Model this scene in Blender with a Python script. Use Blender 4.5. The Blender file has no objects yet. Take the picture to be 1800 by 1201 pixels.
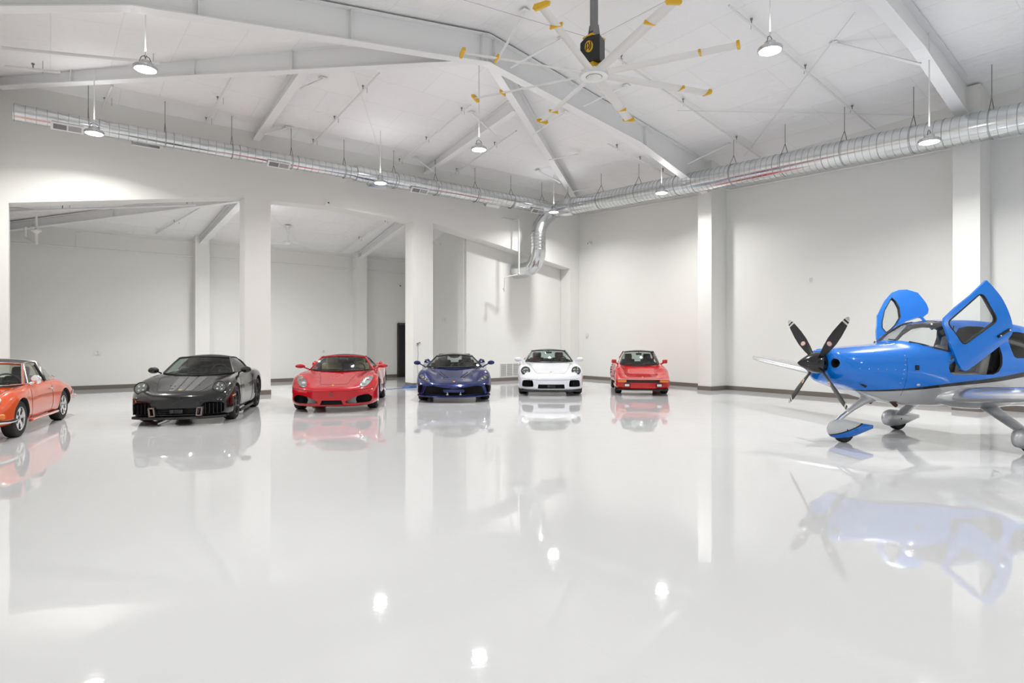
import bpy, bmesh, math, random
import numpy as np
from mathutils import Vector, Matrix, Euler
from mathutils.bvhtree import BVHTree
random.seed(7)
PI = math.pi
sc = bpy.context.scene
COL = sc.collection

# ---------------------------------------------------------------- camera, world, exposure
cam_d = bpy.data.cameras.new('camera'); cam_d.sensor_width = 36.0; cam_d.lens = 21.0
cam_d.clip_start = 0.05; cam_d.clip_end = 200
cam = bpy.data.objects.new('camera', cam_d); COL.objects.link(cam)
cam.location = (0, 0, 1.5); cam.rotation_euler = (PI/2, 0, math.radians(-37.68))
sc.camera = cam
wd = bpy.data.worlds.new('world'); sc.world = wd; wd.use_nodes = True
wd.node_tree.nodes['Background'].inputs[0].default_value = (0.8, 0.85, 0.9, 1)
wd.node_tree.nodes['Background'].inputs[1].default_value = 0.3
sc.view_settings.view_transform = 'Standard'; sc.view_settings.look = 'None'
sc.view_settings.gamma = 1.0; sc.view_settings.use_curve_mapping = False
sc.view_settings.exposure = 2.13
LAMP_STRENGTH = 9.0    # glow of the diffuser itself
LAMP_WATTS = 26.0       # light it throws down
FILL_UP = .85           # added upward fill that brightens the ceiling, not part of the lamp

# ---------------------------------------------------------------- materials
def mat(name, color=(.8,.8,.8), rough=.5, metal=0.0, coat=0.0, spec=.5, noise=0.0, nscale=8.0, bump=0.0, bscale=20.0, cvar=0.0, flake=False):
    m = bpy.data.materials.new(name); m.use_nodes = True
    nt = m.node_tree; b = nt.nodes['Principled BSDF']
    b.inputs['Base Color'].default_value = (*color, 1); b.inputs['Roughness'].default_value = rough
    b.inputs['Metallic'].default_value = metal; b.inputs['Coat Weight'].default_value = coat
    b.inputs['Coat Roughness'].default_value = .03; b.inputs['Specular IOR Level'].default_value = spec
    tc = nt.nodes.new('ShaderNodeTexCoord')
    nz = nt.nodes.new('ShaderNodeTexNoise'); nz.inputs['Scale'].default_value = nscale; nz.inputs['Detail'].default_value = 3
    nt.links.new(tc.outputs['Object'], nz.inputs['Vector'])
    mr = nt.nodes.new('ShaderNodeMapRange')
    mr.inputs['To Min'].default_value = max(0, rough - noise); mr.inputs['To Max'].default_value = min(1, rough + noise)
    nt.links.new(nz.outputs['Fac'], mr.inputs['Value']); nt.links.new(mr.outputs['Result'], b.inputs['Roughness'])
    if cvar:
        mx = nt.nodes.new('ShaderNodeMix'); mx.data_type = 'RGBA'
        mx.inputs['A'].default_value = (*[max(0, c*(1-cvar)) for c in color], 1)
        mx.inputs['B'].default_value = (*[min(1, c*(1+cvar)) for c in color], 1)
        nt.links.new(nz.outputs['Fac'], mx.inputs['Factor']); nt.links.new(mx.outputs['Result'], b.inputs['Base Color'])
    if bump:
        n2 = nt.nodes.new('ShaderNodeTexNoise'); n2.inputs['Scale'].default_value = bscale; n2.inputs['Detail'].default_value = 3
        bp = nt.nodes.new('ShaderNodeBump'); bp.inputs['Strength'].default_value = bump; bp.inputs['Distance'].default_value = .02
        nt.links.new(tc.outputs['Object'], n2.inputs['Vector']); nt.links.new(n2.outputs['Fac'], bp.inputs['Height'])
        nt.links.new(bp.outputs['Normal'], b.inputs['Normal'])
    return m
def emis(name, color, strength):
    m = bpy.data.materials.new(name); m.use_nodes = True; nt = m.node_tree; nt.nodes.clear()
    o = nt.nodes.new('ShaderNodeOutputMaterial'); e = nt.nodes.new('ShaderNodeEmission')
    e.inputs[0].default_value = (*color, 1); e.inputs[1].default_value = strength
    nt.links.new(e.outputs[0], o.inputs[0]); return m
def glassm(name, tint, refl=1.0, ior=1.5):
    m = bpy.data.materials.new(name); m.use_nodes = True; nt = m.node_tree; nt.nodes.clear()
    o = nt.nodes.new('ShaderNodeOutputMaterial'); t = nt.nodes.new('ShaderNodeBsdfTransparent'); g = nt.nodes.new('ShaderNodeBsdfGlossy')
    lw = nt.nodes.new('ShaderNodeLayerWeight'); lw.inputs['Blend'].default_value = .5; pw = nt.nodes.new('ShaderNodeMath'); pw.operation = 'POWER'; pw.inputs[1].default_value = 5; nt.links.new(lw.outputs['Facing'], pw.inputs[0]); fr = nt.nodes.new('ShaderNodeMath'); fr.operation = 'MULTIPLY_ADD'; fr.inputs[1].default_value = .94; fr.inputs[2].default_value = .06; nt.links.new(pw.outputs[0], fr.inputs[0]); mx = nt.nodes.new('ShaderNodeMixShader')
    t.inputs[0].default_value = (*tint, 1); g.inputs['Roughness'].default_value = .02; g.inputs[0].default_value = (refl, refl, refl, 1)
    nt.links.new(fr.outputs[0], mx.inputs[0]); nt.links.new(t.outputs[0], mx.inputs[1]); nt.links.new(g.outputs[0], mx.inputs[2])
    nt.links.new(mx.outputs[0], o.inputs[0]); return m

M = {}
M['wall'] = mat('wall_paint', (.83,.832,.805), .55, noise=.05, nscale=3, bump=.05, bscale=60)
M['wallfar'] = M['wall']
M['steel'] = mat('white_painted_steel', (.88,.885,.89), .4, noise=.05, nscale=5)
M['base'] = mat('taupe_baseboard', (.17,.145,.125), .5, noise=.1)
M['pipe'] = mat('white_pipe', (.78,.78,.77), .4, noise=.05)
M['darkrod'] = mat('grey_rod', (.25,.25,.25), .4, .6, noise=.1)
M['black'] = mat('black_plastic', (.012,.012,.013), .35, noise=.1)
M['mblack'] = mat('matt_black', (.01,.01,.01), .7, noise=.1)
M['dark'] = mat('dark_interior', (.02,.02,.02), .8, noise=.1)
M['rubber'] = mat('tyre_rubber', (.012,.012,.012), .65, noise=.1, nscale=40)
M['chrome'] = mat('chrome', (.85,.85,.86), .08, 1.0, noise=.04)
M['alu'] = mat('brushed_aluminium', (.62,.63,.65), .25, 1.0, noise=.08, nscale=30)
M['gun'] = mat('gunmetal_alloy', (.06,.06,.065), .3, .8, noise=.08)
M['yellow'] = mat('yellow_plastic', (.80,.47,.02), .4, noise=.05)
M['whitepl'] = mat('white_plastic', (.82,.82,.82), .35, noise=.05)
M['fanblade'] = mat('satin_blade', (.74,.73,.71), .3, .15, noise=.05)
M['grey'] = mat('grey_paint', (.22,.22,.23), .4, noise=.08)
M['glass'] = glassm('car_glass', (.66,.75,.72))
M['cglass'] = glassm('clear_glass', (.92,.94,.94))
M['dglass'] = glassm('smoked_glass', (.12,.12,.13))
M['amber'] = mat('amber_lens', (.75,.20,.02), .15, noise=.03, coat=.5)
M['lens'] = mat('frosted_lens', (.75,.75,.72), .12, .3, noise=.05, coat=.6)
M['reflector'] = mat('lamp_housing', (.17,.17,.16), .12, .8, noise=.08, nscale=30)
M['tan'] = mat('tan_leather', (.48,.36,.20), .5, noise=.1)
M['brownl'] = mat('brown_leather', (.10,.035,.025), .5, noise=.1)
M['greyl'] = mat('grey_leather', (.33,.32,.31), .5, noise=.1)
M['blackl'] = mat('black_leather', (.03,.03,.032), .45, noise=.1)
M['redf'] = mat('red_fabric', (.55,.03,.02), .6, noise=.1)
M['lamp'] = emis('led_glow', (1.0,.985,.955), LAMP_STRENGTH)

def floor_material():
    m = mat('glossy_epoxy_floor', (.645,.652,.665), .03, noise=.01, nscale=.7, spec=.5)
    nt = m.node_tree; b = nt.nodes['Principled BSDF']
    tc = nt.nodes.new('ShaderNodeTexCoord')
    n1 = nt.nodes.new('ShaderNodeTexNoise'); n1.inputs['Scale'].default_value = 2.2; n1.inputs['Detail'].default_value = 2
    n2 = nt.nodes.new('ShaderNodeTexNoise'); n2.inputs['Scale'].default_value = 22; n2.inputs['Detail'].default_value = 2
    a = nt.nodes.new('ShaderNodeMath'); a.operation = 'MULTIPLY_ADD'; a.inputs[1].default_value = .10
    mp = nt.nodes.new('ShaderNodeMapping'); mp.inputs['Location'].default_value = (-2.1+7.5, -4.4+6.5, 0); nt.links.new(tc.outputs['Object'], mp.inputs['Vector'])
    bk = nt.nodes.new('ShaderNodeTexBrick'); bk.offset = 0; bk.inputs['Scale'].default_value = 1; bk.inputs['Brick Width'].default_value = 7.5; bk.inputs['Row Height'].default_value = 6.5; bk.inputs['Mortar Size'].default_value = .006; nt.links.new(mp.outputs[0], bk.inputs['Vector'])
    a2 = nt.nodes.new('ShaderNodeMath'); a2.operation = 'MULTIPLY_ADD'; a2.inputs[1].default_value = .25; nt.links.new(bk.outputs['Fac'], a2.inputs[0]); nt.links.new(a.outputs[0], a2.inputs[2])
    nt.links.new(tc.outputs['Object'], n1.inputs['Vector']); nt.links.new(tc.outputs['Object'], n2.inputs['Vector'])
    nt.links.new(n2.outputs['Fac'], a.inputs[0]); nt.links.new(n1.outputs['Fac'], a.inputs[2])
    bp = nt.nodes.new('ShaderNodeBump'); bp.inputs['Strength'].default_value = .35; bp.inputs['Distance'].default_value = .004
    nt.links.new(a2.outputs[0], bp.inputs['Height']); nt.links.new(bp.outputs['Normal'], b.inputs['Normal'])
    return m
M['floor'] = floor_material()

def ceiling_material(name, swap, sx=2.1, sy=1.05):
    # white insulation blanket in bands, faint seams between bands
    m = mat(name, (.80,.80,.80), .6, noise=.05)
    nt = m.node_tree; b = nt.nodes['Principled BSDF']
    tc = nt.nodes.new('ShaderNodeTexCoord'); mp = nt.nodes.new('ShaderNodeMapping')
    if swap: mp.inputs['Rotation'].default_value = (0, 0, PI/2)
    nt.links.new(tc.outputs['Object'], mp.inputs['Vector'])
    bk = nt.nodes.new('ShaderNodeTexBrick'); bk.offset = .37; bk.inputs['Scale'].default_value = 1
    bk.inputs['Brick Width'].default_value = sx; bk.inputs['Row Height'].default_value = sy
    bk.inputs['Mortar Size'].default_value = .012; bk.inputs['Mortar Smooth'].default_value = .5; bk.inputs['Bias'].default_value = 0
    bk.inputs['Color1'].default_value = (.93,.93,.93,1); bk.inputs['Color2'].default_value = (.915,.915,.92,1); bk.inputs['Mortar'].default_value = (.845,.845,.845,1)
    nt.links.new(mp.outputs[0], bk.inputs['Vector'])
    nz = nt.nodes.new('ShaderNodeTexNoise'); nz.inputs['Scale'].default_value = 1.6; nz.inputs['Detail'].default_value = 4
    nt.links.new(mp.outputs[0], nz.inputs['Vector'])
    nt.links.new(bk.outputs['Color'], b.inputs['Base Color'])
    # pillowy bands
    sp = nt.nodes.new('ShaderNodeSeparateXYZ'); nt.links.new(mp.outputs[0], sp.inputs[0])
    w = nt.nodes.new('ShaderNodeMath'); w.operation = 'MULTIPLY'; w.inputs[1].default_value = PI/sy; nt.links.new(sp.outputs['Y'], w.inputs[0])
    s = nt.nodes.new('ShaderNodeMath'); s.operation = 'SINE'; nt.links.new(w.outputs[0], s.inputs[0])
    ab = nt.nodes.new('ShaderNodeMath'); ab.operation = 'ABSOLUTE'; nt.links.new(s.outputs[0], ab.inputs[0])
    ad = nt.nodes.new('ShaderNodeMath'); ad.operation = 'MULTIPLY_ADD'; ad.inputs[1].default_value = -.35
    nt.links.new(ab.outputs[0], ad.inputs[0]); nt.links.new(nz.outputs['Fac'], ad.inputs[2])
    bp = nt.nodes.new('ShaderNodeBump'); bp.inputs['Strength'].default_value = .5; bp.inputs['Distance'].default_value = .12
    nt.links.new(ad.outputs[0], bp.inputs['Height']); nt.links.new(bp.outputs['Normal'], b.inputs['Normal'])
    return m
M['ceilX'] = ceiling_material('insulation_end', False); M['ceilY'] = ceiling_material('insulation_side', True)

def duct_material():
    m = mat('galvanised_duct', (.66,.68,.69), .2, 1.0, noise=.08, nscale=3)
    nt = m.node_tree; b = nt.nodes['Principled BSDF']
    tc = nt.nodes.new('ShaderNodeTexCoord'); n = nt.nodes.new('ShaderNodeTexNoise'); n.inputs['Scale'].default_value = 5
    nt.links.new(tc.outputs['Object'], n.inputs['Vector'])
    cr = nt.nodes.new('ShaderNodeValToRGB'); cr.color_ramp.elements[0].color = (.60,.62,.63,1); cr.color_ramp.elements[1].color = (.78,.80,.80,1)
    nt.links.new(n.outputs['Fac'], cr.inputs[0]); nt.links.new(cr.outputs[0], b.inputs['Base Color'])
    return m
M['duct'] = duct_material()
M['rib'] = mat('duct_rib', (.42,.44,.45), .3, 1.0, noise=.1)

def paint(name, color, metal=0.0, rough=.25, coat=1.0):
    m = mat(name, color, rough, metal, coat=coat, noise=.03, nscale=6, spec=.15)
    return m

# ---------------------------------------------------------------- mesh helpers
class MB:
    def __init__(self): self.bm = bmesh.new(); self.slot = 0
    def face(self, vs):
        try:
            f = self.bm.faces.new(vs); f.material_index = self.slot; return f
        except ValueError: return None
    def mesh(self, verts, faces, mtx=None):
        vs = [self.bm.verts.new((mtx @ Vector(v)) if mtx else v) for v in verts]
        for f in faces: self.face([vs[i] for i in f])
        return vs
    def box(self, c, s, rot=None, bev=0.0):
        x, y, z = s[0]/2, s[1]/2, s[2]/2
        R = Euler(rot).to_matrix().to_4x4() if rot else Matrix()
        mtx = Matrix.Translation(c) @ R
        if bev <= 0:
            self.mesh([(-x,-y,-z),(x,-y,-z),(x,y,-z),(-x,y,-z),(-x,-y,z),(x,-y,z),(x,y,z),(-x,y,z)],
                      [(0,3,2,1),(4,5,6,7),(0,1,5,4),(1,2,6,5),(2,3,7,6),(3,0,4,7)], mtx)
        else:
            t = bmesh.new(); bmesh.ops.create_cube(t, size=1.0)
            bmesh.ops.scale(t, vec=s, verts=t.verts)
            bmesh.ops.bevel(t, geom=t.edges[:], offset=bev, segments=3, profile=.5, affect='EDGES')
            self.join(t, mtx)
        return self
    def join(self, t, mtx=None):
        t.verts.ensure_lookup_table()
        mp = {v: self.bm.verts.new((mtx @ v.co) if mtx else v.co) for v in t.verts}
        for f in t.faces: self.face([mp[v] for v in f.verts])
        t.free()
    def prism(self, poly, axis, a, b, mtx=None):
        # poly in the two other coordinates, extruded along axis from a to b
        def P(u, v, w): return {'x': (w,u,v), 'y': (u,w,v), 'z': (u,v,w)}[axis]
        n = len(poly)
        vs = [P(u,v,a) for u,v in poly] + [P(u,v,b) for u,v in poly]
        self.mesh(vs, [tuple(range(n))[::-1], tuple(range(n,2*n))] + [(i,(i+1)%n,n+(i+1)%n,n+i) for i in range(n)], mtx); return self
    def tube(self, pts, r, seg=8, caps=True, closed=False):
        pts = [Vector(p) for p in pts]; n = len(pts); rings = []
        rr = r if isinstance(r, (list, tuple)) else [r]*n
        up = None
        for i, p in enumerate(pts):
            if closed: d = pts[(i+1)%n]-pts[i-1]
            else: d = (pts[min(i+1,n-1)]-pts[max(i-1,0)])
            d = d.normalized() if d.length > 1e-9 else Vector((0,0,1))
            if up is None:
                up = Vector((0,0,1)) if abs(d.z) < .9 else Vector((1,0,0))
            a = d.cross(up).normalized(); b2 = d.cross(a).normalized(); up = -b2 if (-b2).dot(up) > 0 else b2
            rings.append([self.bm.verts.new(p + a*math.cos(t*2*PI/seg)*rr[i] + b2*math.sin(t*2*PI/seg)*rr[i]) for t in range(seg)])
        m = n if closed else n-1
        for i in range(m):
            A, B = rings[i], rings[(i+1)%n]
            for t in range(seg): self.face([A[t], A[(t+1)%seg], B[(t+1)%seg], B[t]])
        if caps and not closed:
            self.face(rings[0][::-1]); self.face(rings[-1])
        return self
    def lathe(self, prof, seg=32, mtx=None, axis='z'):
        # prof: list of (r, h)
        rings = []
        for r, h in prof:
            ring = []
            for t in range(seg):
                a = 2*PI*t/seg; c, s = r*math.cos(a), r*math.sin(a)
                v = {'z': (c,s,h), 'x': (h,c,s), 'y': (s,h,c)}[axis]
                ring.append(self.bm.verts.new((mtx @ Vector(v)) if mtx else v))
            rings.append(ring)
        for A, B in zip(rings, rings[1:]):
            for t in range(seg): self.face([A[t], A[(t+1)%seg], B[(t+1)%seg], B[t]])
        if prof[0][0] > 1e-6: self.face(rings[0][::-1])
        if prof[-1][0] > 1e-6: self.face(rings[-1])
        return self
    def loft(self, rings, caps=True):
        R = [[self.bm.verts.new(p) for p in r] for r in rings]
        n = len(R[0])
        for A, B in zip(R, R[1:]):
            for t in range(n): self.face([A[t], A[(t+1)%n], B[(t+1)%n], B[t]])
        if caps: self.face(R[0][::-1]); self.face(R[-1])
        return self
    def grid(self, rows):
        R = [[self.bm.verts.new(p) for p in r] for r in rows]
        for A, B in zip(R, R[1:]):
            for t in range(len(A)-1): self.face([A[t], A[t+1], B[t+1], B[t]])
        return self
    def sphere(self, c, r, seg=16, rg=10, sc3=(1,1,1), mtx=None):
        t = bmesh.new(); bmesh.ops.create_uvsphere(t, u_segments=seg, v_segments=rg, radius=r)
        mm = Matrix.Translation(c) @ Matrix.Diagonal((*sc3,1)); self.join(t, (mtx @ mm) if mtx else mm); return self
    def build(self, name, m, parent=None, smooth=40, weld=1e-5, loc=None, solid=0, soff=0):
        bm = self.bm
        bmesh.ops.remove_doubles(bm, verts=bm.verts, dist=weld)
        bmesh.ops.dissolve_degenerate(bm, dist=1e-6, edges=bm.edges)
        bmesh.ops.recalc_face_normals(bm, faces=bm.faces)
        me = bpy.data.meshes.new(name); bm.to_mesh(me); bm.free()
        return finish(name, me, m, parent, smooth, loc, solid, soff)
def finish(name, me, m, parent=None, smooth=40, loc=None, solid=0, soff=0):
    for k in (m if isinstance(m, (list, tuple)) else [m]): me.materials.append(k)
    if smooth:
        me.shade_smooth(); me.set_sharp_from_angle(angle=math.radians(smooth))
    o = bpy.data.objects.new(name, me); COL.objects.link(o)
    if loc: o.location = loc
    if parent: o.parent = parent
    if solid:
        md = o.modifiers.new('s', 'SOLIDIFY'); md.thickness = solid; md.offset = soff
    return o
def tag(o, label=None, cat=None, group=None, kind=None):
    if label: o['label'] = label
    if cat: o['category'] = cat
    if group: o['group'] = group
    if kind: o['kind'] = kind
    return o
def empty(name, loc=(0,0,0), rz=0, label=None, cat=None, group=None):
    o = bpy.data.objects.new(name, None); COL.objects.link(o); o.location = loc; o.rotation_euler = (0,0,rz)
    o.empty_display_size = .1
    return tag(o, label, cat, group)
def kids(o): return [c for c in COL.objects if c.parent is o]
def copy_tree(o, parent=None, ch=None):
    c = o.copy(); COL.objects.link(c)
    if parent is not None: c.parent = parent
    for k in kids(o):
        if k is not c: copy_tree(k, c)
    return c
def struct(o): o['kind'] = 'structure'; return o
def lerp(a, b, t): return a + (b-a)*t
def catmull(P, sub=4, closed=False):
    P = [np.array(p, float) for p in P]; n = len(P); out = []
    rng = n if closed else n-1
    for i in range(rng):
        p1, p2 = P[i], P[(i+1)%n]
        p0 = P[i-1] if (closed or i > 0) else 2*p1-p2
        p3 = P[(i+2)%n] if (closed or i+2 < n) else 2*p2-p1
        for k in range(sub):
            t = k/sub
            out.append(.5*((2*p1)+(-p0+p2)*t+(2*p0-5*p1+4*p2-p3)*t*t+(-p0+3*p1-3*p2+p3)*t**3))
    if not closed: out.append(P[-1])
    return [tuple(o) for o in out]
def pchip(xs, ys, x):
    xs = np.array(xs, float); ys = np.array(ys, float); h = np.diff(xs); d = np.diff(ys)/h; n = len(xs)
    m = np.zeros(n)
    for i in range(1, n-1):
        if d[i-1]*d[i] > 0:
            w1 = 2*h[i]+h[i-1]; w2 = h[i]+2*h[i-1]; m[i] = (w1+w2)/(w1/d[i-1]+w2/d[i])
    m[0] = d[0]; m[-1] = d[-1]
    i = int(np.clip(np.searchsorted(xs, x)-1, 0, n-2)); t = (x-xs[i])/h[i]
    return (1+2*t)*(1-t)**2*ys[i]+t*(1-t)**2*h[i]*m[i]+t*t*(3-2*t)*ys[i+1]+t*t*(t-1)*h[i]*m[i+1]
def boolean(o, cutter_bm, op='DIFFERENCE', cmat=None, keep=False):
    bpy.context.view_layer.update()
    me = bpy.data.meshes.new('cut')
    bmesh.ops.recalc_face_normals(cutter_bm, faces=cutter_bm.faces)
    cutter_bm.to_mesh(me); cutter_bm.free()
    if cmat: me.materials.append(cmat)
    c = bpy.data.objects.new('cut', me); COL.objects.link(c)
    c.matrix_world = o.matrix_world.copy()
    md = o.modifiers.new('b', 'BOOLEAN'); md.operation = op; md.object = c; md.solver = 'EXACT'
    if cmat: md.material_mode = 'TRANSFER'
    bpy.context.view_layer.update()
    dg = bpy.context.evaluated_depsgraph_get()
    nm = bpy.data.meshes.new_from_object(o.evaluated_get(dg), preserve_all_data_layers=True, depsgraph=dg)
    o.modifiers.clear(); old = o.data; o.data = nm; bpy.data.meshes.remove(old)
    bpy.data.objects.remove(c); bpy.data.meshes.remove(me)
    nm.shade_smooth(); nm.set_sharp_from_angle(angle=math.radians(35))
    return o
# ================================================================ the hall
XL, XR, YF, YB, RX, RY = -1.0, 17.05, 17.6, -14.0, 7.7, 10.9
EAVE, RIDGE = 7.0, 8.38
def xr(y): return 17.05 - (YF - y)*.05
b = MB(); b.box((8, 4.5, -.15), (24, 41, .3)); struct(b.build('floor', M['floor'], smooth=0))
EB = 7.32; ERr = 6.93   # eave heights of the end wall and of the right wall
def zright(x, y): return RIDGE - (RIDGE-ERr)*(x-RX)/(16.75-RX)
b = MB()
apex = (RX, RY, RIDGE); nearridge = (RX, YB, RIDGE)
cA, cB = (XL-.2, YF+.35, EB-.03), (XR+.2, YF+.35, EB-.03)
b.slot = 0; b.mesh([cA, cB, apex], [(0,1,2)])
b.slot = 1; L1 = (XL-.2, RY, EAVE-.03); R1 = (xr(RY)+.2, RY, ERr-.06)
b.mesh([cA, apex, L1], [(0,1,2)]); b.mesh([L1, apex, nearridge, (XL-.2, YB, EAVE-.03)], [(0,1,2,3)])
b.mesh([cB, apex, R1], [(0,1,2)]); b.mesh([R1, apex, nearridge, (xr(YB)+.2, YB, ERr-.06)], [(0,1,2,3)])
struct(b.build('ceiling', [M['ceilX'], M['ceilY']], smooth=0, solid=.12, soff=1))
# end wall with three openings
def walls():
    b = MB()
    T = .55; y0, y1 = YF, YF+T
    def pr(poly): b.prism(poly, 'y', y0, y1)
    pr([(XL-.6,0),(-.75,0),(-.75,4.63),(XL-.6,4.6)])
    pr([(4.25,0),(4.94,0),(4.94,5.50),(4.25,5.50)])
    pr([(9.47,0),(10.22,0),(10.22,5.50),(9.47,5.46)])
    pr([(16.55,0),(XR+.3,0),(XR+.3,4.40),(16.55,4.43)])
    pr([(XL-.6,4.6),(-.75,4.63),(4.25,5.50),(4.94,5.50),(6.66,5.57),(9.47,5.46),(10.22,5.50),(16.55,4.43),(XR+.3,4.40),(XR+.3,7.8),(XL-.6,7.8)])
    struct(b.build('wall_back', M['wall'], smooth=0, weld=1e-6))
    # recessed infill of the third opening
    b = MB(); b.prism([(11.93,0),(XR+.3,0),(XR+.3,5.3),(11.93,6.3)], 'y', YF+.56, YF+.75); struct(b.build('wall_infill', M['wall'], smooth=0))
    b = MB(); b.prism([(YF+.1,-0.0),(YB,0),(YB,7.6),(YF+.1,7.9)], 'x', 0, .3)
    o = b.build('wall_right', M['wall'], smooth=0); me = o.data
    for v in me.vertices: v.co.x += xr(v.co.y)
    struct(o)
    b = MB(); b.box((XL-.15, 2, 3.9), (.3, 32, 7.8)); struct(b.build('wall_left', M['wall'], smooth=0))
    b = MB(); b.prism([(XL-.3,0),(XR+.3,0),(XR+.3,7.2),(RX,8.5),(XL-.3,7.3)], 'y', YB-.3, YB); struct(b.build('wall_front', M['wall'], smooth=0))
walls()
# baseboards
def base(name, segs, h=.125, t=.02, par=None):
    b = MB()
    for (x0,y0,x1,y1) in segs:
        d = Vector((x1-x0, y1-y0, 0)); L = d.length; a = math.atan2(d.y, d.x)
        b.box(((x0+x1)/2, (y0+y1)/2, h/2), (L, t, h), (0,0,a))
    return struct(b.build(name, M['base'], smooth=0))
base('baseboard_back', [(4.24,YF-.01,4.95,YF-.01),(4.24,YF-.01,4.24,YF+.55),(9.46,YF-.01,10.23,YF-.01),(9.46,YF-.01,9.46,YF+.55),
     (16.54,YF-.01,XR,YF-.01),(11.93,YF+.55,16.55,YF+.55),(16.54,YF,16.54,YF+.55),(XL,YF-.01,-.75,YF-.01)])
C1Y = (10.68, 11.16); C2Y = (3.97, 4.46); CFX = 15.92
base('baseboard_right', [(xr(YF)-.01,YF,xr(C1Y[1])-.01,C1Y[1]),(xr(C1Y[1]),C1Y[1]+.01,CFX,C1Y[1]+.01),(CFX-.01,C1Y[1],CFX-.01,C1Y[0]),
     (CFX,C1Y[0]-.01,xr(C1Y[0]),C1Y[0]-.01),(xr(C1Y[0])-.01,C1Y[0],xr(C2Y[1])-.01,C2Y[1]),(xr(C2Y[1]),C2Y[1]+.01,15.64,C2Y[1]+.01),
     (15.64,C2Y[1],15.64,C2Y[0]),(15.64,C2Y[0]-.01,xr(4),C2Y[0]-.01),(xr(4)-.01,C2Y[0],xr(-9)-.01,-9)])
for i, (cy, fx, top) in enumerate(((C1Y, CFX, 7.05), (C2Y, 15.65, 7.0), ((-3.0,-2.5), 15.5, 6.9))):
    b = MB(); b.box(((fx+17)/2, (cy[0]+cy[1])/2, top/2), (17-fx, cy[1]-cy[0], top)); struct(b.build('trim_%d' % (i+1), M['wall'], smooth=0))
# ---- the room beyond the openings
def far_room():
    Y2 = 22.8
    b = MB(); b.prism([(-1.4,0),(12.2,0),(12.2,6.2),(-1.4,5.6)], 'y', Y2, Y2+.2); struct(b.build('wall_far', M['wallfar'], smooth=0))
    b = MB(); b.box((12.03, 20.5, 3.1), (.2, 4.7, 6.2)); b.box((11.9, 18.55, 3.1), (.12, .65, 6.2)); struct(b.build('wall_far_right', M['wallfar'], smooth=0))
    b = MB(); b.box((-1.15, 20.5, 3.1), (.2, 4.8, 6.2)); struct(b.build('wall_far_left', M['wallfar'], smooth=0))
    b = MB()
    for x0 in (3.85, 9.55): b.box((x0+.22, Y2-.2, 2.55), (.44, .4, 5.1))
    struct(b.build('trim_4', M['wallfar'], smooth=0))
    base('baseboard_far', [(-1.05,Y2-.01,3.84,Y2-.01),(3.84,Y2-.41,4.3,Y2-.41),(4.29,Y2-.01,9.54,Y2-.01),(9.54,Y2-.41,10.0,Y2-.41),(10,Y2-.01,11.6,Y2-.01),(11.92,18.3,11.92,Y2)])
    eav = 4.98
    # hipped ceiling: rises from the far wall and from the left wall
    yA = lambda z: Y2 - (z-eav)/.21; xB = lambda z: -1.05 + (z-eav)/.16
    zt = eav + .21*(Y2-(YF+.4)); hx = xB(zt)
    b = MB()
    b.slot = 0; b.mesh([(-1.05,Y2,eav),(12.3,Y2,eav),(12.3,YF+.4,zt),(hx,YF+.4,zt)], [(0,1,2,3)])
    b.slot = 1; b.mesh([(-1.05,Y2,eav),(hx,YF+.4,zt),(-1.05,YF+.4,eav)], [(0,1,2)])
    struct(b.build('ceiling_far', [M['ceilX'], M['ceilY']], smooth=0, solid=.1, soff=1))
far_room()
# ---- steel: I-beams
def ibeam(name, top0, top1, dep0, dep1, fw, label, cat='beam', group=None, mid=None, stiff=()):
    # tapered plate girder between two top points; mid = (t, depth) gives a kink
    A, B = Vector(top0), Vector(top1); d = (B-A); h = Vector((d.x, d.y, 0)).normalized(); s = Vector((-h.y, h.x, 0))
    ts = [0, 1]; ds = [dep0, dep1]
    if mid: ts = [0, mid[0], 1]; ds = [dep0, mid[1], dep1]
    root = empty(name, (0,0,0), 0, label, cat, group)
    mid_c = (A+B)/2; root.location = mid_c
    web = MB(); fl = MB(); wt = .012; ft = .02
    def P(t, dz): return A + d*t + Vector((0,0,dz)) - mid_c
    for i in range(len(ts)-1):
        t0, t1, d0, d1 = ts[i], ts[i+1], ds[i], ds[i+1]
        vs = [P(t0,-.01)-s*wt/2, P(t1,-.01)-s*wt/2, P(t1,-d1)-s*wt/2, P(t0,-d0)-s*wt/2,
              P(t0,-.01)+s*wt/2, P(t1,-.01)+s*wt/2, P(t1,-d1)+s*wt/2, P(t0,-d0)+s*wt/2]
        web.mesh(vs, [(0,1,2,3),(7,6,5,4),(0,4,5,1),(1,5,6,2),(2,6,7,3),(3,7,4,0)])
        for k in (0, 1):
            z0, z1 = ((-d0, -d1), (0, 0))[k]
            vs = [P(t0,z0-ft)-s*fw/2, P(t1,z1-ft)-s*fw/2, P(t1,z1)-s*fw/2, P(t0,z0)-s*fw/2, P(t0,z0-ft)+s*fw/2, P(t1,z1-ft)+s*fw/2, P(t1,z1)+s*fw/2, P(t0,z0)+s*fw/2]
            fl.mesh(vs, [(0,1,2,3),(7,6,5,4),(0,4,5,1),(1,5,6,2),(2,6,7,3),(3,7,4,0)])
    web.build('web', M['steel'], root, smooth=0, weld=1e-7); fl.build('flange', M['steel'], root, smooth=0, weld=1e-7)
    for t in stiff:
        dd = float(np.interp(t, ts, ds)); b = MB(); ang = math.atan2(h.y, h.x)
        c = P(t, -dd/2); b.box(c, (.012, fw*.95, dd), (0,0,ang)); b.build('stiffener', M['steel'], root, smooth=0)
    return root
def zr(x): return zright(x, 0)
def zl(x): return RIDGE - (RIDGE-EAVE)*(RX-x)/(RX-XL)
FB = 'rafter frames under the roof'
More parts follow.
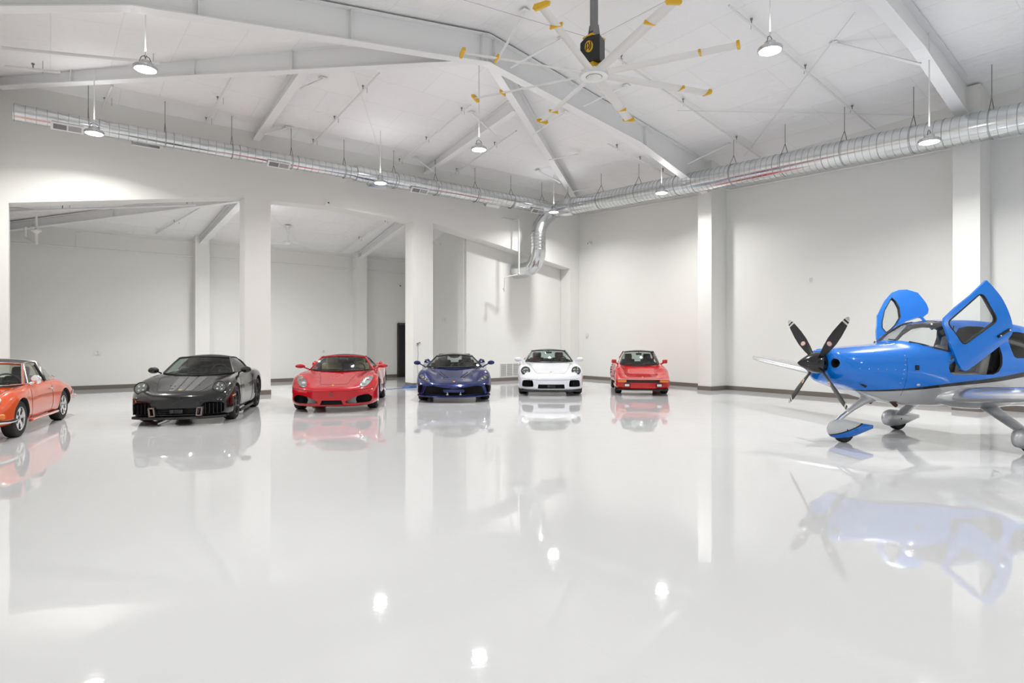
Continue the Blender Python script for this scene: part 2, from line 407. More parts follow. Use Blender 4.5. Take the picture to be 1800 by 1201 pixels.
ibeam('roof_beam', (RX,RY,RIDGE-.05), (16.3,RY,zr(16.3)-.03), .62, 1.0, .24, 'white steel rafter running from the roof apex down to the column left of the airplane', group=None, mid=(.595,.55), stiff=(.02,.62))
ibeam('roof_beam', (XL+.3,RY,zl(XL+.3)-.03), (RX,RY,RIDGE-.05), .95, .62, .24, 'white steel rafter crossing the upper left, from the left edge to the apex', mid=(.2,.62), stiff=(.31,.62,.98))
for yy, lab in ((4.22, 'white steel rafter at upper right, coming down onto the duct above the airplane'), (-2.75, None)):
    for side in (1, -1):
        if side == 1: o = ibeam('roof_beam', (RX,yy,RIDGE-.05), (16.1,yy,zr(16.1)-.03), .62, .85, .24, lab or 'white steel rafter behind the viewpoint', mid=(.62,.50), stiff=(.02,))
        elif yy > 0 or True: o = ibeam('roof_beam', (XL+.3,yy,zl(XL+.3)-.03), (RX,yy,RIDGE-.05), .95, .62, .24, 'white steel rafter overhead left of the ridge, out of the picture', mid=(.45,.52))
def zend(y): return EB + (RIDGE-EB)*(YF+.35-y)/(YF+.35-RY)
ibeam('hip_beam', (RX,RY,RIDGE-.06), (16.65,17.35,zend(17.35)-.02), .50, .26, .2, 'white steel hip beam running from the apex down to the far corner')
ibeam('hip_beam', (XL+.1,17.3,zend(17.3)-.02), (RX,RY,RIDGE-.06), .30, .55, .2, 'white steel hip beam crossing behind the nearest hanging lamp to the left wall', stiff=(.15,.4,.6))
ibeam('jack_beam', (4.55,13.35,zend(13.35)-.02), (4.55,YF,zend(YF)-.02), .36, .22, .2, 'short white beam coming down above the left pillar')
ibeam('jack_beam', (9.95,12.7,zend(12.7)-.02), (9.95,YF,zend(YF)-.02), .36, .22, .2, 'short white beam coming down above the middle pillar')
# fly braces
def roofz(x, y):
    if y <= RY: return zl(x) if x < RX else zr(x)
    k = (y-RY)/(YF-RY); side = (EAVE if x < RX else ERr) + .33*k
    f = abs(x-RX)/8.9; top = RIDGE
    return min(zend(y), side + (RIDGE-side)*(1-f)) 
def brace(p0, p1, w=.05, lab=None):
    b = MB(); A, B = Vector(p0), Vector(p1); B.z = min(B.z, roofz(B.x, B.y)-.03); c = (A+B)/2
    b.tube([A-c, B-c], w/2, 4); b.box(B-c, (.16,.16,.012)); o = b.build('brace_bar', M['steel'], None, smooth=0, loc=c)
    return tag(o, lab, 'brace')
brace((7.9,RY-.1,7.75), (7.75,9.6,8.33), .06, 'white angle brace rising left of two at the roof apex')
brace((8.3,RY-.1,7.75), (8.9,9.7,8.2), .06, 'white angle brace rising right of two at the roof apex')
brace((9.95,13.6,7.28), (9.3,13.9,7.9), .045, 'thin white brace beside the beam above the middle pillar, upper end')
brace((9.95,17.0,7.02), (9.3,17.1,7.40), .045, 'thin white brace beside the beam above the middle pillar, lower end')
brace((4.55,13.9,7.33), (5.2,14.2,7.87), .045, 'thin white brace right of the beam above the left pillar, upper end')
brace((4.55,16.8,7.08), (5.2,16.9,7.43), .045, 'thin white brace right of the beam above the left pillar, lower end')
brace((12.6,14.4,7.30), (13.4,13.9,7.52), .045, 'thin white brace right of the hip beam, middle one of three')
brace((11.0,13.3,7.45), (11.2,12.1,7.82), .045, 'thin white brace right of the hip beam, topmost')
brace((15.2,16.3,7.02), (15.8,15.9,7.2), .045, 'thin brace right of the hip beam near the duct')
brace((14.2,15.6,7.08), (13.6,16.1,7.52), .045, 'thin white brace left of the hip beam')
brace((14.9,RY-.1,6.75), (15.3,9.7,7.2), .045, 'brace beside the rafter foot above the right duct lamp')
brace((13.3,4.3,6.85), (12.6,5.6,7.6), .06, 'white brace with a plate beside the upper right rafter')
brace((10.6,RY-.1,7.42), (11.2,9.9,7.88), .045, 'thin white brace below the rafter right of the fan')
# second-room steel
ibeam('hip_beam', (-.95,22.65,4.95), (4.4,18.45,5.87), .22, .30, .16, 'white sloped beam seen through the leftmost opening', stiff=(.1,.45))
ibeam('jack_beam', (4.07,22.45,5.02), (4.40,18.6,5.84), .20, .30, .2, 'short white beam in the leftmost opening, meeting the left pillar')
ibeam('jack_beam', (9.75,22.45,5.02), (9.75,18.4,5.88), .20, .30, .2, 'short white beam in the middle opening, meeting the middle pillar')
# ---- ducts
def duct():
    root = empty('air_duct', (15.15,16.95,6.55), 0, 'round galvanised spiral duct hung along both walls with a drop into the corner', 'duct')
    rl = root.location
    def L(p): return Vector(p)-rl
    def run(name, P0, P1, r0, r1, step, rr=.006, tr=None):
        P0, P1 = Vector(P0), Vector(P1); b = MB(); n = int((P1-P0).length/step)
        if tr: b.tube([L(P0), L(P0.lerp(P1,tr-.008)), L(P0.lerp(P1,tr+.008)), L(P1)], [r0,r0,r1,r1], 40)
        else: b.tube([L(P0), L(P1)], [r0,r1], 40)
        o = b.build(name, M['duct'], root, smooth=30)
        b = MB()
        d = (P1-P0).normalized(); a = d.cross(Vector((0,0,1))).normalized(); u = a.cross(d)
        for i in range(n+1):
            t = i/n; c = P0.lerp(P1, t); r = (r0 if (tr and t < tr) else r1) if tr else lerp(r0,r1,t)
            hh = rr*(1.8 if i % 8 == 0 else 1)
            ring = [[L(c + (a*math.cos(q*2*PI/40)+u*math.sin(q*2*PI/40))*(r+k[1]) + d*k[0]) for q in range(40)] for k in ((-hh,-.003),(-hh*.6,hh*.8),(hh*.6,hh*.8),(hh,-.003))]
            b.loft(ring, caps=False)
        b.build('spiral_rib', M['rib'], o, smooth=50)
        return o
    run('duct_run', (-.63,16.95,6.50), (15.0,16.95,6.53), .185, .235, .19, tr=.50)
    run('duct_run', (15.15,16.9,6.50), (15.15,-6,5.50), .30, .30, .155)
    # end cap, plain collar, tee
    b = MB(); b.lathe([(0,-.01),(.19,-.01),(.19,.012),(.17,.02)], 40, Matrix.Translation(L((-.64,16.95,6.50))), 'x'); b.build('end_cap', M['duct'], root)
    b = MB(); b.tube([L((15.15,15.9,6.455)), L((15.15,16.05,6.46)), L((15.15,16.3,6.47)), L((15.15,16.5,6.48))], [.33,.345,.345,.33], 40); b.build('collar', M['duct'], root)
    b = MB(); b.tube([L((14.4,16.95,6.50)), L((15.3,16.9,6.5))], [.24,.29], 40); b.sphere(L((15.15,16.92,6.5)), .315, 28, 18); b.build('junction', M['duct'], root)
    # drop: segmented elbow, vertical run, elbow back into the wall
    P = [(14.95,16.95,6.35),(14.62,16.93,6.10),(14.38,16.93,5.80),(14.30,16.93,5.50)]
    b = MB(); b.tube([L(p) for p in P], .27, 28); b.build('elbow', M['duct'], root, smooth=25)
    b = MB(); b.tube([L((14.30,16.93,5.55)), L((14.30,16.93,4.85))], .275, 32)
    o = b.build('duct_drop', M['duct'], root, smooth=30)
    b = MB()
    for k in range(6): b.lathe([(.274,-.008),(.284,0),(.274,.008)], 32, Matrix.Translation(L((14.3,16.93,4.9+k*.12))))
    b.build('spiral_rib', M['rib'], o)
    P = [(14.30,16.93,4.9),(14.30,16.95,4.68),(14.28,17.06,4.42),(14.25,17.30,4.25),(14.22,17.62,4.2),(14.22,18.17,4.2)]
    b = MB(); b.tube([L(p) for p in P], .285, 28); b.build('elbow', M['duct'], root, smooth=25)
    # side diffusers
    for x, kind in ((.30,0),(1.85,1),(4.93,0),(7.95,1),(9.25,0),(12.3,1),(14.15,0)):
        side = -1 if kind == 0 else 1
        r = .185 if x < 7 else .235
        c = (x, 16.95+side*(r*.72), 6.50-r*.86)
        rx = -side*.62
        b = MB(); b.box((0,0,.06), (.56,.17,.16)); g = b.build('diffuser', M['duct'], root, smooth=0); g.location = L(c); g.rotation_euler = (side*-.7 if side < 0 else -.7*-1, 0, 0)
        g.rotation_euler = (side*.75, 0, 0)
        b = MB(); b.box((0,0,-.03), (.60,.19,.02)); f = b.build('diffuser_frame', M['whitepl'], g, smooth=0)
        b = MB(); b.box((-.135,0,-.043), (.24,.12,.01)); b.build('louvre', M['grey'], g, smooth=0)
        b = MB()
        b.box((.135,0,-.043), (.24,.12,.01))
        for k in range(8): b.box((.03+k*.03,0,-.05), (.008,.12,.008))
        b.build('louvre', mat('pale_louvre', (.45,.46,.48), .5, noise=.05), g, smooth=0)
    for y in ():
        b = MB(); z = 6.50-(16.9-y)*.0437
        b.box((.22,0,-.26), (.18,.55,.14), (0,-.6,0)); g = b.build('diffuser', M['whitepl'], root, smooth=0); g.location = L((15.15,y,z))
duct()
# hanger rods
def hanger(x, y, z, r, along, ztop, lab):
    root = empty('duct_hanger', (x,y,z), 0, lab, 'hanger', 'rods holding up the duct')
    b = MB(); b.tube([(0,0,r+.22),(0,0,ztop-z)], .008, 6); b.build('rod', M['darkrod'], root)
    b = MB(); w = .16
    ax = Vector((1,0,0)) if along == 'y' else Vector((0,1,0))
    pts = [ax*(r*math.cos(a))+Vector((0,0,r*math.sin(a))) for a in [PI*.22]] 
    b.tube([(0,0,r+.24), tuple(ax*r*.75+Vector((0,0,r*.66)))], .009, 5); b.tube([(0,0,r+.24), tuple(ax*-r*.75+Vector((0,0,r*.66)))], .009, 5)
    b.build('hook', M['darkrod'], root)
    b = MB(); b.lathe([(r+.004,-.012),(r+.009,-.012),(r+.009,.012),(r+.004,.012)], 40, None, 'x' if along == 'x' else 'y'); b.build('band', M['rib'], root)
HX = [.69,2.24,3.77,5.31,6.84,8.44,9.93,11.49,13.04,14.5]
HL = ['leftmost hanger rod of the duct', 'second hanger rod from the left end of the duct','third hanger rod from the left end of the duct','fourth hanger rod from the left end of the duct','fifth hanger rod from the left end of the duct',
      'hanger rod just left of the beam above the middle pillar','hanger rod crossing the beam above the middle pillar','hanger rod right of the lamp below the roof beams','second hanger rod left of the duct corner','hanger rod just left of the duct corner']
for x, lb in zip(HX, HL): hanger(x, 16.95, 6.5, .185 if x < 7.2 else .235, 'x', zend(16.95)+.02, lb)
HR = ['hanger rod at the duct corner, right of the hip beam','second hanger rod right of the duct corner','third hanger rod right of the duct corner','fourth hanger rod right of the duct corner, past the lamp','fifth hanger rod right of the duct corner',
      'sixth hanger rod right of the duct corner','third hanger rod from the right edge','second hanger rod from the right edge, beside the lamp','hanger rod nearest the right edge']
for y, lb in zip([16.24,14.54,12.86,11.3,9.45,7.97,6.5,5.04,3.65], HR): hanger(15.15, y, 6.50-(16.9-y)*.0437, .30, 'y', roofz(15.15, y)+.03, lb)
# ---- high-bay lamps
def lamp_proto():
    root = empty('high_bay_lamp', (0,0,0))
    b = MB(); b.lathe([(0,0),(.165,0),(.17,.01)], 36, Matrix.Translation((0,0,-.002))); b.build('diffuser', M['lamp'], root)
    ld = bpy.data.lights.new('lamp_light', 'AREA'); ld.shape = 'DISK'; ld.size = .32; ld.energy = LAMP_WATTS; ld.color = (1,.985,.955); ld.spread = math.radians(150)
    lo = bpy.data.objects.new('lamp_light', ld); COL.objects.link(lo); lo.parent = root; lo.location = (0,0,-.006)
    lu = bpy.data.lights.new('ceiling_fill', 'AREA'); lu.shape = 'DISK'; lu.size = .30; lu.energy = FILL_UP; lu.color = (.97,.98,1)  # fill light added above the housing to lift the ceiling
    uo = bpy.data.objects.new('ceiling_fill', lu); COL.objects.link(uo); uo.parent = root; uo.location = (0,0,.30); uo.rotation_euler = (PI,0,0)
    b = MB(); b.lathe([(.165,.004),(.165,-.012),(.185,-.012),(.19,.03),(.17,.05),(.09,.07),(.085,.13),(.05,.15),(0,.15)], 36); b.build('housing', M['alu'], root)
    b = MB(); b.tube([(.09,0,.11),(.06,0,.2),(0,0,.23),(-.06,0,.2),(-.09,0,.11)], .008, 6); b.build('bracket', M['darkrod'], root)
    b = MB(); b.tube([(0,0,0),(0,0,1)], .012, 6); b.build('stem', M['pipe'], root).location = (0,0,.22)
    return root
LP = [((1.28,11.89,6.15), 'bright hanging lamp in front of the rafters at upper left'), ((.753,15.9,6.05), 'glowing lamp just below the left end of the duct'),
      ((7.5,15.9,6.06), 'glowing lamp below the duct above the middle opening'), ((8.17,11.88,6.13), 'lamp hanging from a long stem in the middle of the roof'),
      ((14.2,15.95,6.12), 'lamp in front of the duct corner'), ((14.3,11.28,5.90), 'lamp in front of the right duct, left of the first wall column'),
      ((9.09,5.03,6.15), 'largest hanging lamp, right of the ceiling fan'), ((13.3,4.165,5.32), 'lamp in front of the duct at upper right'),
      ((1.3,5.0,6.15), None), ((1.3,-2,6.15), None), ((8.3,-2,6.15), None), ((14.3,-2,6.0), None), ((1.3,-9,6.15), None), ((8.3,-9,6.15), None), ((14.3,-9,6.0), None)]
proto = lamp_proto()
for i, (p, lab) in enumerate(LP):
    o = proto if i == 0 else copy_tree(proto)
    o.location = p; tag(o, lab or 'hanging lamp out of the picture, %s row, %s from the end wall' % (('left','middle','right')[0 if p[0] < 3 else 1 if p[0] < 10 else 2], {5.0:'third',-2:'fourth',-9:'fifth'}[p[1]]), 'lamp', 'high bay lamps hung from the roof')
    st = [k for k in kids(o) if k.name.startswith('stem')][0]
    st.scale = (1,1, roofz(p[0],p[1])-p[2]-.29)
# unseen lamp, added out of sight behind the pillar to light the room beyond
for x, y in ((5.0, 18.9),):
    o = copy_tree(proto); o.location = (x, y, 4.9); o.scale = (.85,.85,.85); tag(o, 'added unseen lamp in the room beyond, behind the %s pillar' % ('left' if x < 6 else 'middle'), 'lamp', 'added lamps of the room beyond')
    for k in kids(o):
        if k.name.startswith('stem'): k.scale = (1,1,.82)
        if k.type == 'LIGHT': k.data = k.data.copy(); k.data.energy *= 1.7
        if k.type == 'LIGHT': k.data = k.data.copy(); k.data.energy *= .5
# ---- ceiling fan
def big_fan():
    cx, cy, cz = 7.56, 7.43, 6.2
    root = empty('ceiling_fan', (cx,cy,cz), 0, 'huge eight-blade industrial ceiling fan with yellow winglets and black motor', 'fan')
    b = MB(); b.lathe([(0,-.045),(.10,-.045),(.11,-.02),(.17,-.02),(.18,-.05),(.30,-.05),(.31,-.02),(.31,.03),(.15,.05),(0,.05)], 48, Matrix.Diagonal((.8,.8,1,1))); b.build('hub', M['whitepl'], root)
    b = MB(); b.lathe([(.08,-.047),(.13,-.047),(.13,-.055),(.08,-.055)], 40); b.build('hub_ring', M['chrome'], root)
    b = MB(); b.box((0,0,1.55), (.10,.10,1.6)); b.build('pole', M['grey'], root)
    b = MB()
    for s in (-1,1): b.prism([(-.10,.62),(.10,.62),(.05,.86),(-.05,.86)], 'y', s*.06-.006, s*.06+.006)
    b.build('bracket', M['grey'], root)
    b = MB(); b.box((0,0,.62), (.34,.22,.03)); b.build('top_plate', M['yellow'], root); b = MB(); b.box((0,0,.12), (.26,.2,.16)); b.box((.08,-.05,.17),(.16,.16,.05)); b.build('motor_mount', M['yellow'], root)
    f = Vector((-.6,-.8,0)).normalized(); ang = math.atan2(f.y, f.x)+PI/2-.5
    b = MB()
    b.prism([(-.20,.30),(-.06,.16),(.16,.16),(.16,.61),(-.08,.61),(-.20,.52)], 'y', -.17, .13)
    mo = b.build('motor_cover', M['black'], root, smooth=0); mo.rotation_euler = (0,0,ang)
    md = mo.modifiers.new('bv','BEVEL'); md.width = .02; md.segments = 2
    b = MB(); b.lathe([(0,-.004),(.075,-.004),(.075,.004),(0,.004)], 28, Matrix.Translation((-.03,-.176,.42)) @ Matrix.Diagonal((1,1,1.35,1)), 'y')
    lo = b.build('emblem', M['yellow'], mo)
    b = MB()
    b.tube([(-.08,-.184,.36),(-.07,-.184,.47),(-.04,-.184,.49),(-.02,-.184,.42),(-.05,-.184,.38)], .009, 5)
    b.tube([(-.02,-.184,.35),(.01,-.184,.41),(.005,-.184,.50)], .009, 5); b.build('emblem_mark', M['mblack'], mo)
    b = MB(); b.lathe([(0,.14),(.055,.14),(.055,.34),(.05,.35),(0,.35)], 20, Matrix.Translation((.19,.05,.05))); b.lathe([(.057,.33),(.06,.40),(.05,.43),(0,.43)], 20, Matrix.Translation((.19,.05,.05))); b.build('motor', M['grey'], root)
    # blade prototype along +X
    def blade():
        m = MB(); tw = -.26
        prof = [(-.085,-.002),(-.05,-.012),(0,-.016),(.05,-.012),(.085,0),(.05,.008),(0,.010),(-.05,.006)]
        rings = []
        for r in (.24, 2.38):
            rings.append([(r, u*math.cos(tw)-v*math.sin(tw), u*math.sin(tw)+v*math.cos(tw)) for u,v in prof])
        m.loft(rings); return m.build('blade', M['fanblade'], root)
    def winglet(par):
        m = MB(); 
        m.prism([(-.125,-.02),(-.09,-.055),(.12,-.02),(.135,.025),(.08,.045),(-.10,.035)], 'x', 2.36, 2.405); m.build('winglet', M['yellow'], par)
        m = MB(); m.prism([(-.105,-.035),(.09,-.022),(.10,.025),(-.09,.025)], 'x', 1.78, 1.815); m.build('clip', M['yellow'], par)
    bl = blade(); winglet(bl); bl.rotation_euler = (0,0,math.radians(26.6))
    for k in range(1, 8):
        c = copy_tree(bl, root); c.rotation_euler = (0,0,math.radians(26.6+45*k))
    # guy wires
    b = MB()
    for a in (40,130,220,310):
        q = math.radians(a); b.tube([(0,0,.62),(3.0*math.cos(q),3.0*math.sin(q), roofz(cx+3*math.cos(q),cy+3*math.sin(q))-cz)], .003, 4)
    b.build('guy_wire', M['darkrod'], root)
big_fan()
def small_fan():
    root = empty('small_ceiling_fan', (6.35,20.6,4.85), .3, 'small white ceiling fan in the room beyond the middle opening', 'fan')
    b = MB(); b.tube([(0,0,0),(0,0,.55)], .02, 8); b.lathe([(0,.56),(.1,.56),(.06,.48),(.02,.47)], 20); b.build('downrod', M['whitepl'], root)
    b = MB(); b.lathe([(0,-.1),(.09,-.09),(.15,-.02),(.12,.04),(0,.05)], 24); b.build('motor', M['whitepl'], root)
    for k in range(3):
        b = MB(); b.box((.42,0,-.03), (.62,.11,.012), (.2,0,0)); o = b.build('blade', M['whitepl'], root, smooth=0); o.rotation_euler = (0,0,k*2*PI/3+.2)
small_fan()
# ---- sprinkler pipes
def pipe(name, pts, r, lab, heads=(), cat='pipe', group='sprinkler pipes under the roof', m='pipe'):
    root = empty(name, pts[0], 0, lab, cat, group); o = Vector(pts[0])
    b = MB(); b.tube([Vector(p)-o for p in pts], r, 8); b.build('tube', M[m], root)
    A, B = Vector(pts[0])-o, Vector(pts[-1])-o
    for t in heads:
        c = A.lerp(B, t); b = MB(); b.tube([c, c+Vector((0,0,.09))], .012, 6); b.lathe([(0,.09),(.022,.09),(.03,.12),(0,.12)], 10, Matrix.Translation(c)); b.build('sprinkler_head', M['darkrod'], root)
        b = MB(); q = c+Vector((.15,.1,0)); b.tube([q, q+Vector((0,0,.25))], .005, 5); b.build('hanger', M['darkrod'], root)
def zE(y): return zend(y)-.20
pipe('sprinkler_pipe', [(6.15,13.1,zE(13.1)),(6.0,17.4,zE(17.4))], .022, 'thin pipe running down the end slope between the two short beams, left one', (.2,.6,.95))
pipe('sprinkler_pipe', [(8.87,13.3,zE(13.3)),(8.81,17.5,zE(17.5))], .022, 'thin pipe running down the end slope just left of the middle pillar beam', (.1,.55,.95))
pipe('sprinkler_pipe', [(10.9,13.9,zE(13.9)),(10.87,17.5,zE(17.5))], .022, 'thin pipe running down the end slope just right of the middle pillar beam', (.3,.9))
pipe('sprinkler_pipe', [(3.3,14.6,zE(14.6)),(3.2,17.5,zE(17.5))], .022, 'thin pipe running down the end slope left of the left pillar beam', (.5,.9))
pipe('sprinkler_pipe', [(1.1,16.2,zE(16.2)-.1),(1.0,17.5,zE(17.5))], .03, 'short pipe behind the upper left lamp', (.8,))
for x0, y0, x1, y1, lab in ((10.1,6.4,16.4,6.3,'long pipe down the right slope, left of the upper right rafter'),(9.3,9.1,16.4,9.3,'long pipe down the right slope below the fan'),
                       (12.1,2.3,16.4,2.2,'long pipe down the right slope near the right edge'),(13.1,12.3,16.3,12.3,'short pipe down the right slope near the far corner')):
    pipe('sprinkler_pipe', [(x0,y0,roofz(x0,y0)-.17),(x1,y1,roofz(x1,y1)-.17)], .022, lab, (.12,.45,.8))
pipe('sprinkler_pipe', [(-.7,14.15,zl(-.7)-.25),(1.75,13.97,zl(1.75)-.28)], .03, 'pipe ending left of the nearest left lamp, upper one', (.9,))
pipe('sprinkler_pipe', [(-.7,15.1,zl(-.7)-.25),(.15,15.09,zl(.15)-.25)], .03, 'pipe stub at the left edge, lower one', (.5,))
pipe('sprinkler_pipe', [(.5,12.2,7.12),(4.3,11.3,7.62),(7.3,11.2,8.0)], .025, 'pipe running above the left rafter', (.3,.7))
pipe('brace_rod', [(11.84,4.9,zr(11.84)-.1),(16.1,9.7,zr(16.1)-.1)], .008, 'thin diagonal rod on the right slope, falling to the left', cat='rod', group='bracing rods')
pipe('brace_rod', [(12.8,9.6,zr(12.8)-.1),(16.4,5.3,zr(16.4)-.1)], .008, 'thin diagonal rod on the right slope, falling to the right', cat='rod', group='bracing rods')
pipe('brace_rod', [(5.57,13.3,zE(13.3)+.1),(8.1,17.2,zE(17.2)+.1)], .006, 'thin diagonal rod on the end slope', cat='rod', group='bracing rods')
pipe('wall_conduit', [(16.93,17.2,6.55),(xr(11.3)-.05,11.3,6.22),(15.85,11.2,6.2),(15.85,10.6,6.19),(xr(10.5)-.05,10.5,6.19),(xr(4.6)-.05,4.6,5.93),(15.6,4.5,5.92),(15.6,3.9,5.9),(16.28,3.8,5.9),(16.2,1,5.8)], .022, 'thin conduit along the right wall just below the duct', group='wall conduits')
# riser pipe at the duct drop
b = MB(); c = (13.68,17.3,4.0)
b.tube([(0,0,0),(0,0,2.0)], .03, 8); b.tube([(0,0,2.0),(0,.3,2.02)], .03, 8); b.tube([(-.55,.28,2.03),(0,.28,2.03)], .022, 8); b.sphere((0,0,0), .05, 10, 8)
b.tube([(0,0,-.02),(-.32,.15,-.1),(-.48,.22,-.16),(-.5,.24,-.68)], .022, 8); b.lathe([(0,-.62),(.045,-.6),(.045,-.54),(0,-.52)], 10, Matrix.Translation((-.5,.24,0)))
tag(b.build('riser_pipe', M['pipe'], None, loc=c), 'white vertical pipe left of the duct drop with a bent tail', 'pipe')
# pipes of the room beyond
pipe('sprinkler_pipe', [(-1.04,22.6,4.38),(11.9,22.6,4.38)], .022, 'long pipe along the far wall of the room beyond, lower one', group='pipes in the room beyond')
pipe('sprinkler_pipe', [(.6,22.6,4.38),(.6,22.6,4.86),(11.9,22.6,4.84)], .016, 'long pipe along the far wall of the room beyond, upper one', group='pipes in the room beyond')
pipe('sprinkler_pipe', [(-1.04,18.6,4.56),(3.2,18.6,5.32)], .03, 'pipe under the head of the leftmost opening', (.3,.95), group='pipes in the room beyond')
pipe('drop_pipe', [(-1.04,18.9,4.75),(-.28,18.9,4.75),(-.28,18.9,4.25),(-.3,20.3,4.10),(-.55,21.2,4.35),(-.55,21.2,4.65)], .035, 'bent white pipe dropping at the left edge opening', group='pipes in the room beyond')
b = MB(); b.box((0,0,0), (.12,.12,.08), None, .02); b.tube([(-.1,0,.02),(.1,0,.02)], .03, 8); tag(b.build('pipe_valve', M['whitepl'], None, loc=(-.28,18.86,4.22)), 'bright white valve on the bent pipe at the left edge', 'valve')
pipe('sprinkler_pipe', [(2.7,22.4,5.0),(3.9,18.6,5.72)], .02, 'sloping pipe beside the short beam of the leftmost opening', (.3,.9), group='pipes in the room beyond')
pipe('sprinkler_pipe', [(8.9,22.4,4.95),(9.1,18.5,5.66)], .02, 'sloping pipe beside the short beam of the middle opening', (.4,.9), group='pipes in the room beyond')
pipe('brace_rod', [(5.2,19.2,5.6),(7.6,22.5,4.98)], .006, 'thin rod crossing the ceiling in the middle opening', group='pipes in the room beyond', cat='rod')
pipe('sprinkler_pipe', [(10.4,18.6,5.25),(11.6,19.4,5.15)], .025, 'short white pipe at the top of the right opening', group='pipes in the room beyond')
# security cameras, outlets, grille, door
def dome(loc, rz, lab, tilt=0):
    root = empty('security_camera', loc, rz, lab, 'camera', 'wall cameras')
    b = MB(); b.box((0,-.02,0), (.16,.05,.14), None, .01); b.build('bracket', M['whitepl'], root)
    b = MB(); b.sphere((0,-.08,-.01), .062, 16, 12); b.build('housing', M['whitepl'], root)
    b = MB(); b.sphere((-.01,-.125,-.015), .026, 12, 8); b.build('lens', M['black'], root)
dome((6.58,YF,5.66), 0, 'white camera on the wall above the middle opening')
dome((17.0,16.9,5.40), -PI/2, 'small camera on the right wall near the far corner')
dome((11.6,22.79,3.85), 0, 'small camera in the room beyond, left of the middle pillar')
def outlet(loc, rz, lab, s=.12):
    root = empty('wall_outlet', loc, rz, lab, 'outlet', 'wall outlets'); b = MB(); b.box((0,-.006,0), (s,.012,.12)); b.build('plate', M['whitepl'], root, smooth=0)
    b = MB(); b.box((0,-.014,.025), (.035,.006,.03)); b.box((0,-.014,-.025), (.035,.006,.03)); b.build('socket', M['duct'], root, smooth=0)
outlet((1.17,22.79,1.14), 0, 'outlet on the far wall between the two left cars', .2)
outlet((8.37,22.79,1.12), 0, 'outlet on the far wall above the red convertible')
outlet((11.83,19.6,2.33), -PI/2, 'switch plate on the shaded wall in the right opening')
outlet((16.98,17.1,1.75), -PI/2, 'small plate on the right wall near the corner')
outlet((xr(8.0)-.01,8.0,3.2), -PI/2-.05, 'faint plate high on the wall right of the first column', .08)
outlet((11.83,18.9,1.0), -PI/2, 'small plate low on the shaded wall behind the blue car', .08)
root = empty('return_grille', (13.9,YF+.555,.42), 0, 'low grey louvred return air grille behind the white car', 'grille')
b = MB(); b.box((0,0,0), (.92,.02,.50)); b.build('frame', M['whitepl'], root, smooth=0)
b = MB()
for k in range(3):
    for j in range(16): b.box((-.3+k*.3,-.012,-.22+j*.029), (.26,.01,.016), (.5,0,0))
b.build('louvre', mat('grille_grey', (.42,.42,.42), .5, noise=.05), root, smooth=0)
root = empty('dark_door', (12.0-.23,22.79,0)); struct(root); root.name = 'door_1'
b = MB(); b.box((0,-.03,1.1), (.44,.05,2.2)); b.build('door_panel', M['black'], root, smooth=0)
b = MB(); b.box((-.24,-.04,1.12), (.05,.08,2.25)); b.box((0,-.04,2.25), (.5,.08,.06)); b.build('door_frame', mat('bronze_frame', (.05,.04,.035), .4, noise=.05), root, smooth=0)
# charger cable and coiled blue cord
b = MB(); b.tube([(9.62,17.58,1.38),(9.64,17.57,1.1),(9.61,17.57,.7),(9.64,17.57,.4),(9.63,17.56,.14)], .006, 5); b.box((9.63,17.58,1.42), (.05,.04,.07)); b.box((9.70,17.58,1.46),(.05,.03,.03))
tag(b.build('charger_cable', M['grey'], None), 'thin cable hanging down the middle pillar from a plug', 'cable')
pts = [(8.2+.09*k, 17.15+.05*math.sin(k*1.7), .012) for k in range(12)]
for k in range(70):
    a = k*.55; pts.append((9.25+.32*math.cos(a)*(1-.004*k)+.01*math.sin(k*3), 17.35+.16*math.sin(a), .012+.0008*k))
b = MB(); b.tube(pts, .009, 5)
tag(b.build('blue_cord', mat('blue_cord', (.05,.14,.35), .5, noise=.05), None), 'coiled blue cord on the floor beside the middle pillar', 'cord')
# ================================================================ cars
KEYS = 'zb wb ww zw ws zs wc zc wt zt zh'.split()
def box_poly(x0, x1, z0, z1, r=.03, n=4):
    out = []
    for cx, cz, a0 in ((x1-r,z1-r,0),(x0+r,z1-r,PI/2),(x0+r,z0+r,PI),(x1-r,z0+r,1.5*PI)):
        for k in range(n+1):
            a = a0+PI/2*k/n; out.append((cx+r*math.cos(a), cz+r*math.sin(a)))
    return out
def round_poly(pts, sub=4): return [tuple(p) for p in catmull(pts, sub, closed=True)]
def ell(cx, cz, rx, rz, n=24): return [(cx+rx*math.cos(2*PI*k/n), cz+rz*math.sin(2*PI*k/n)) for k in range(n)]
def mir(poly): return [(-x, z) for x, z in poly][::-1]

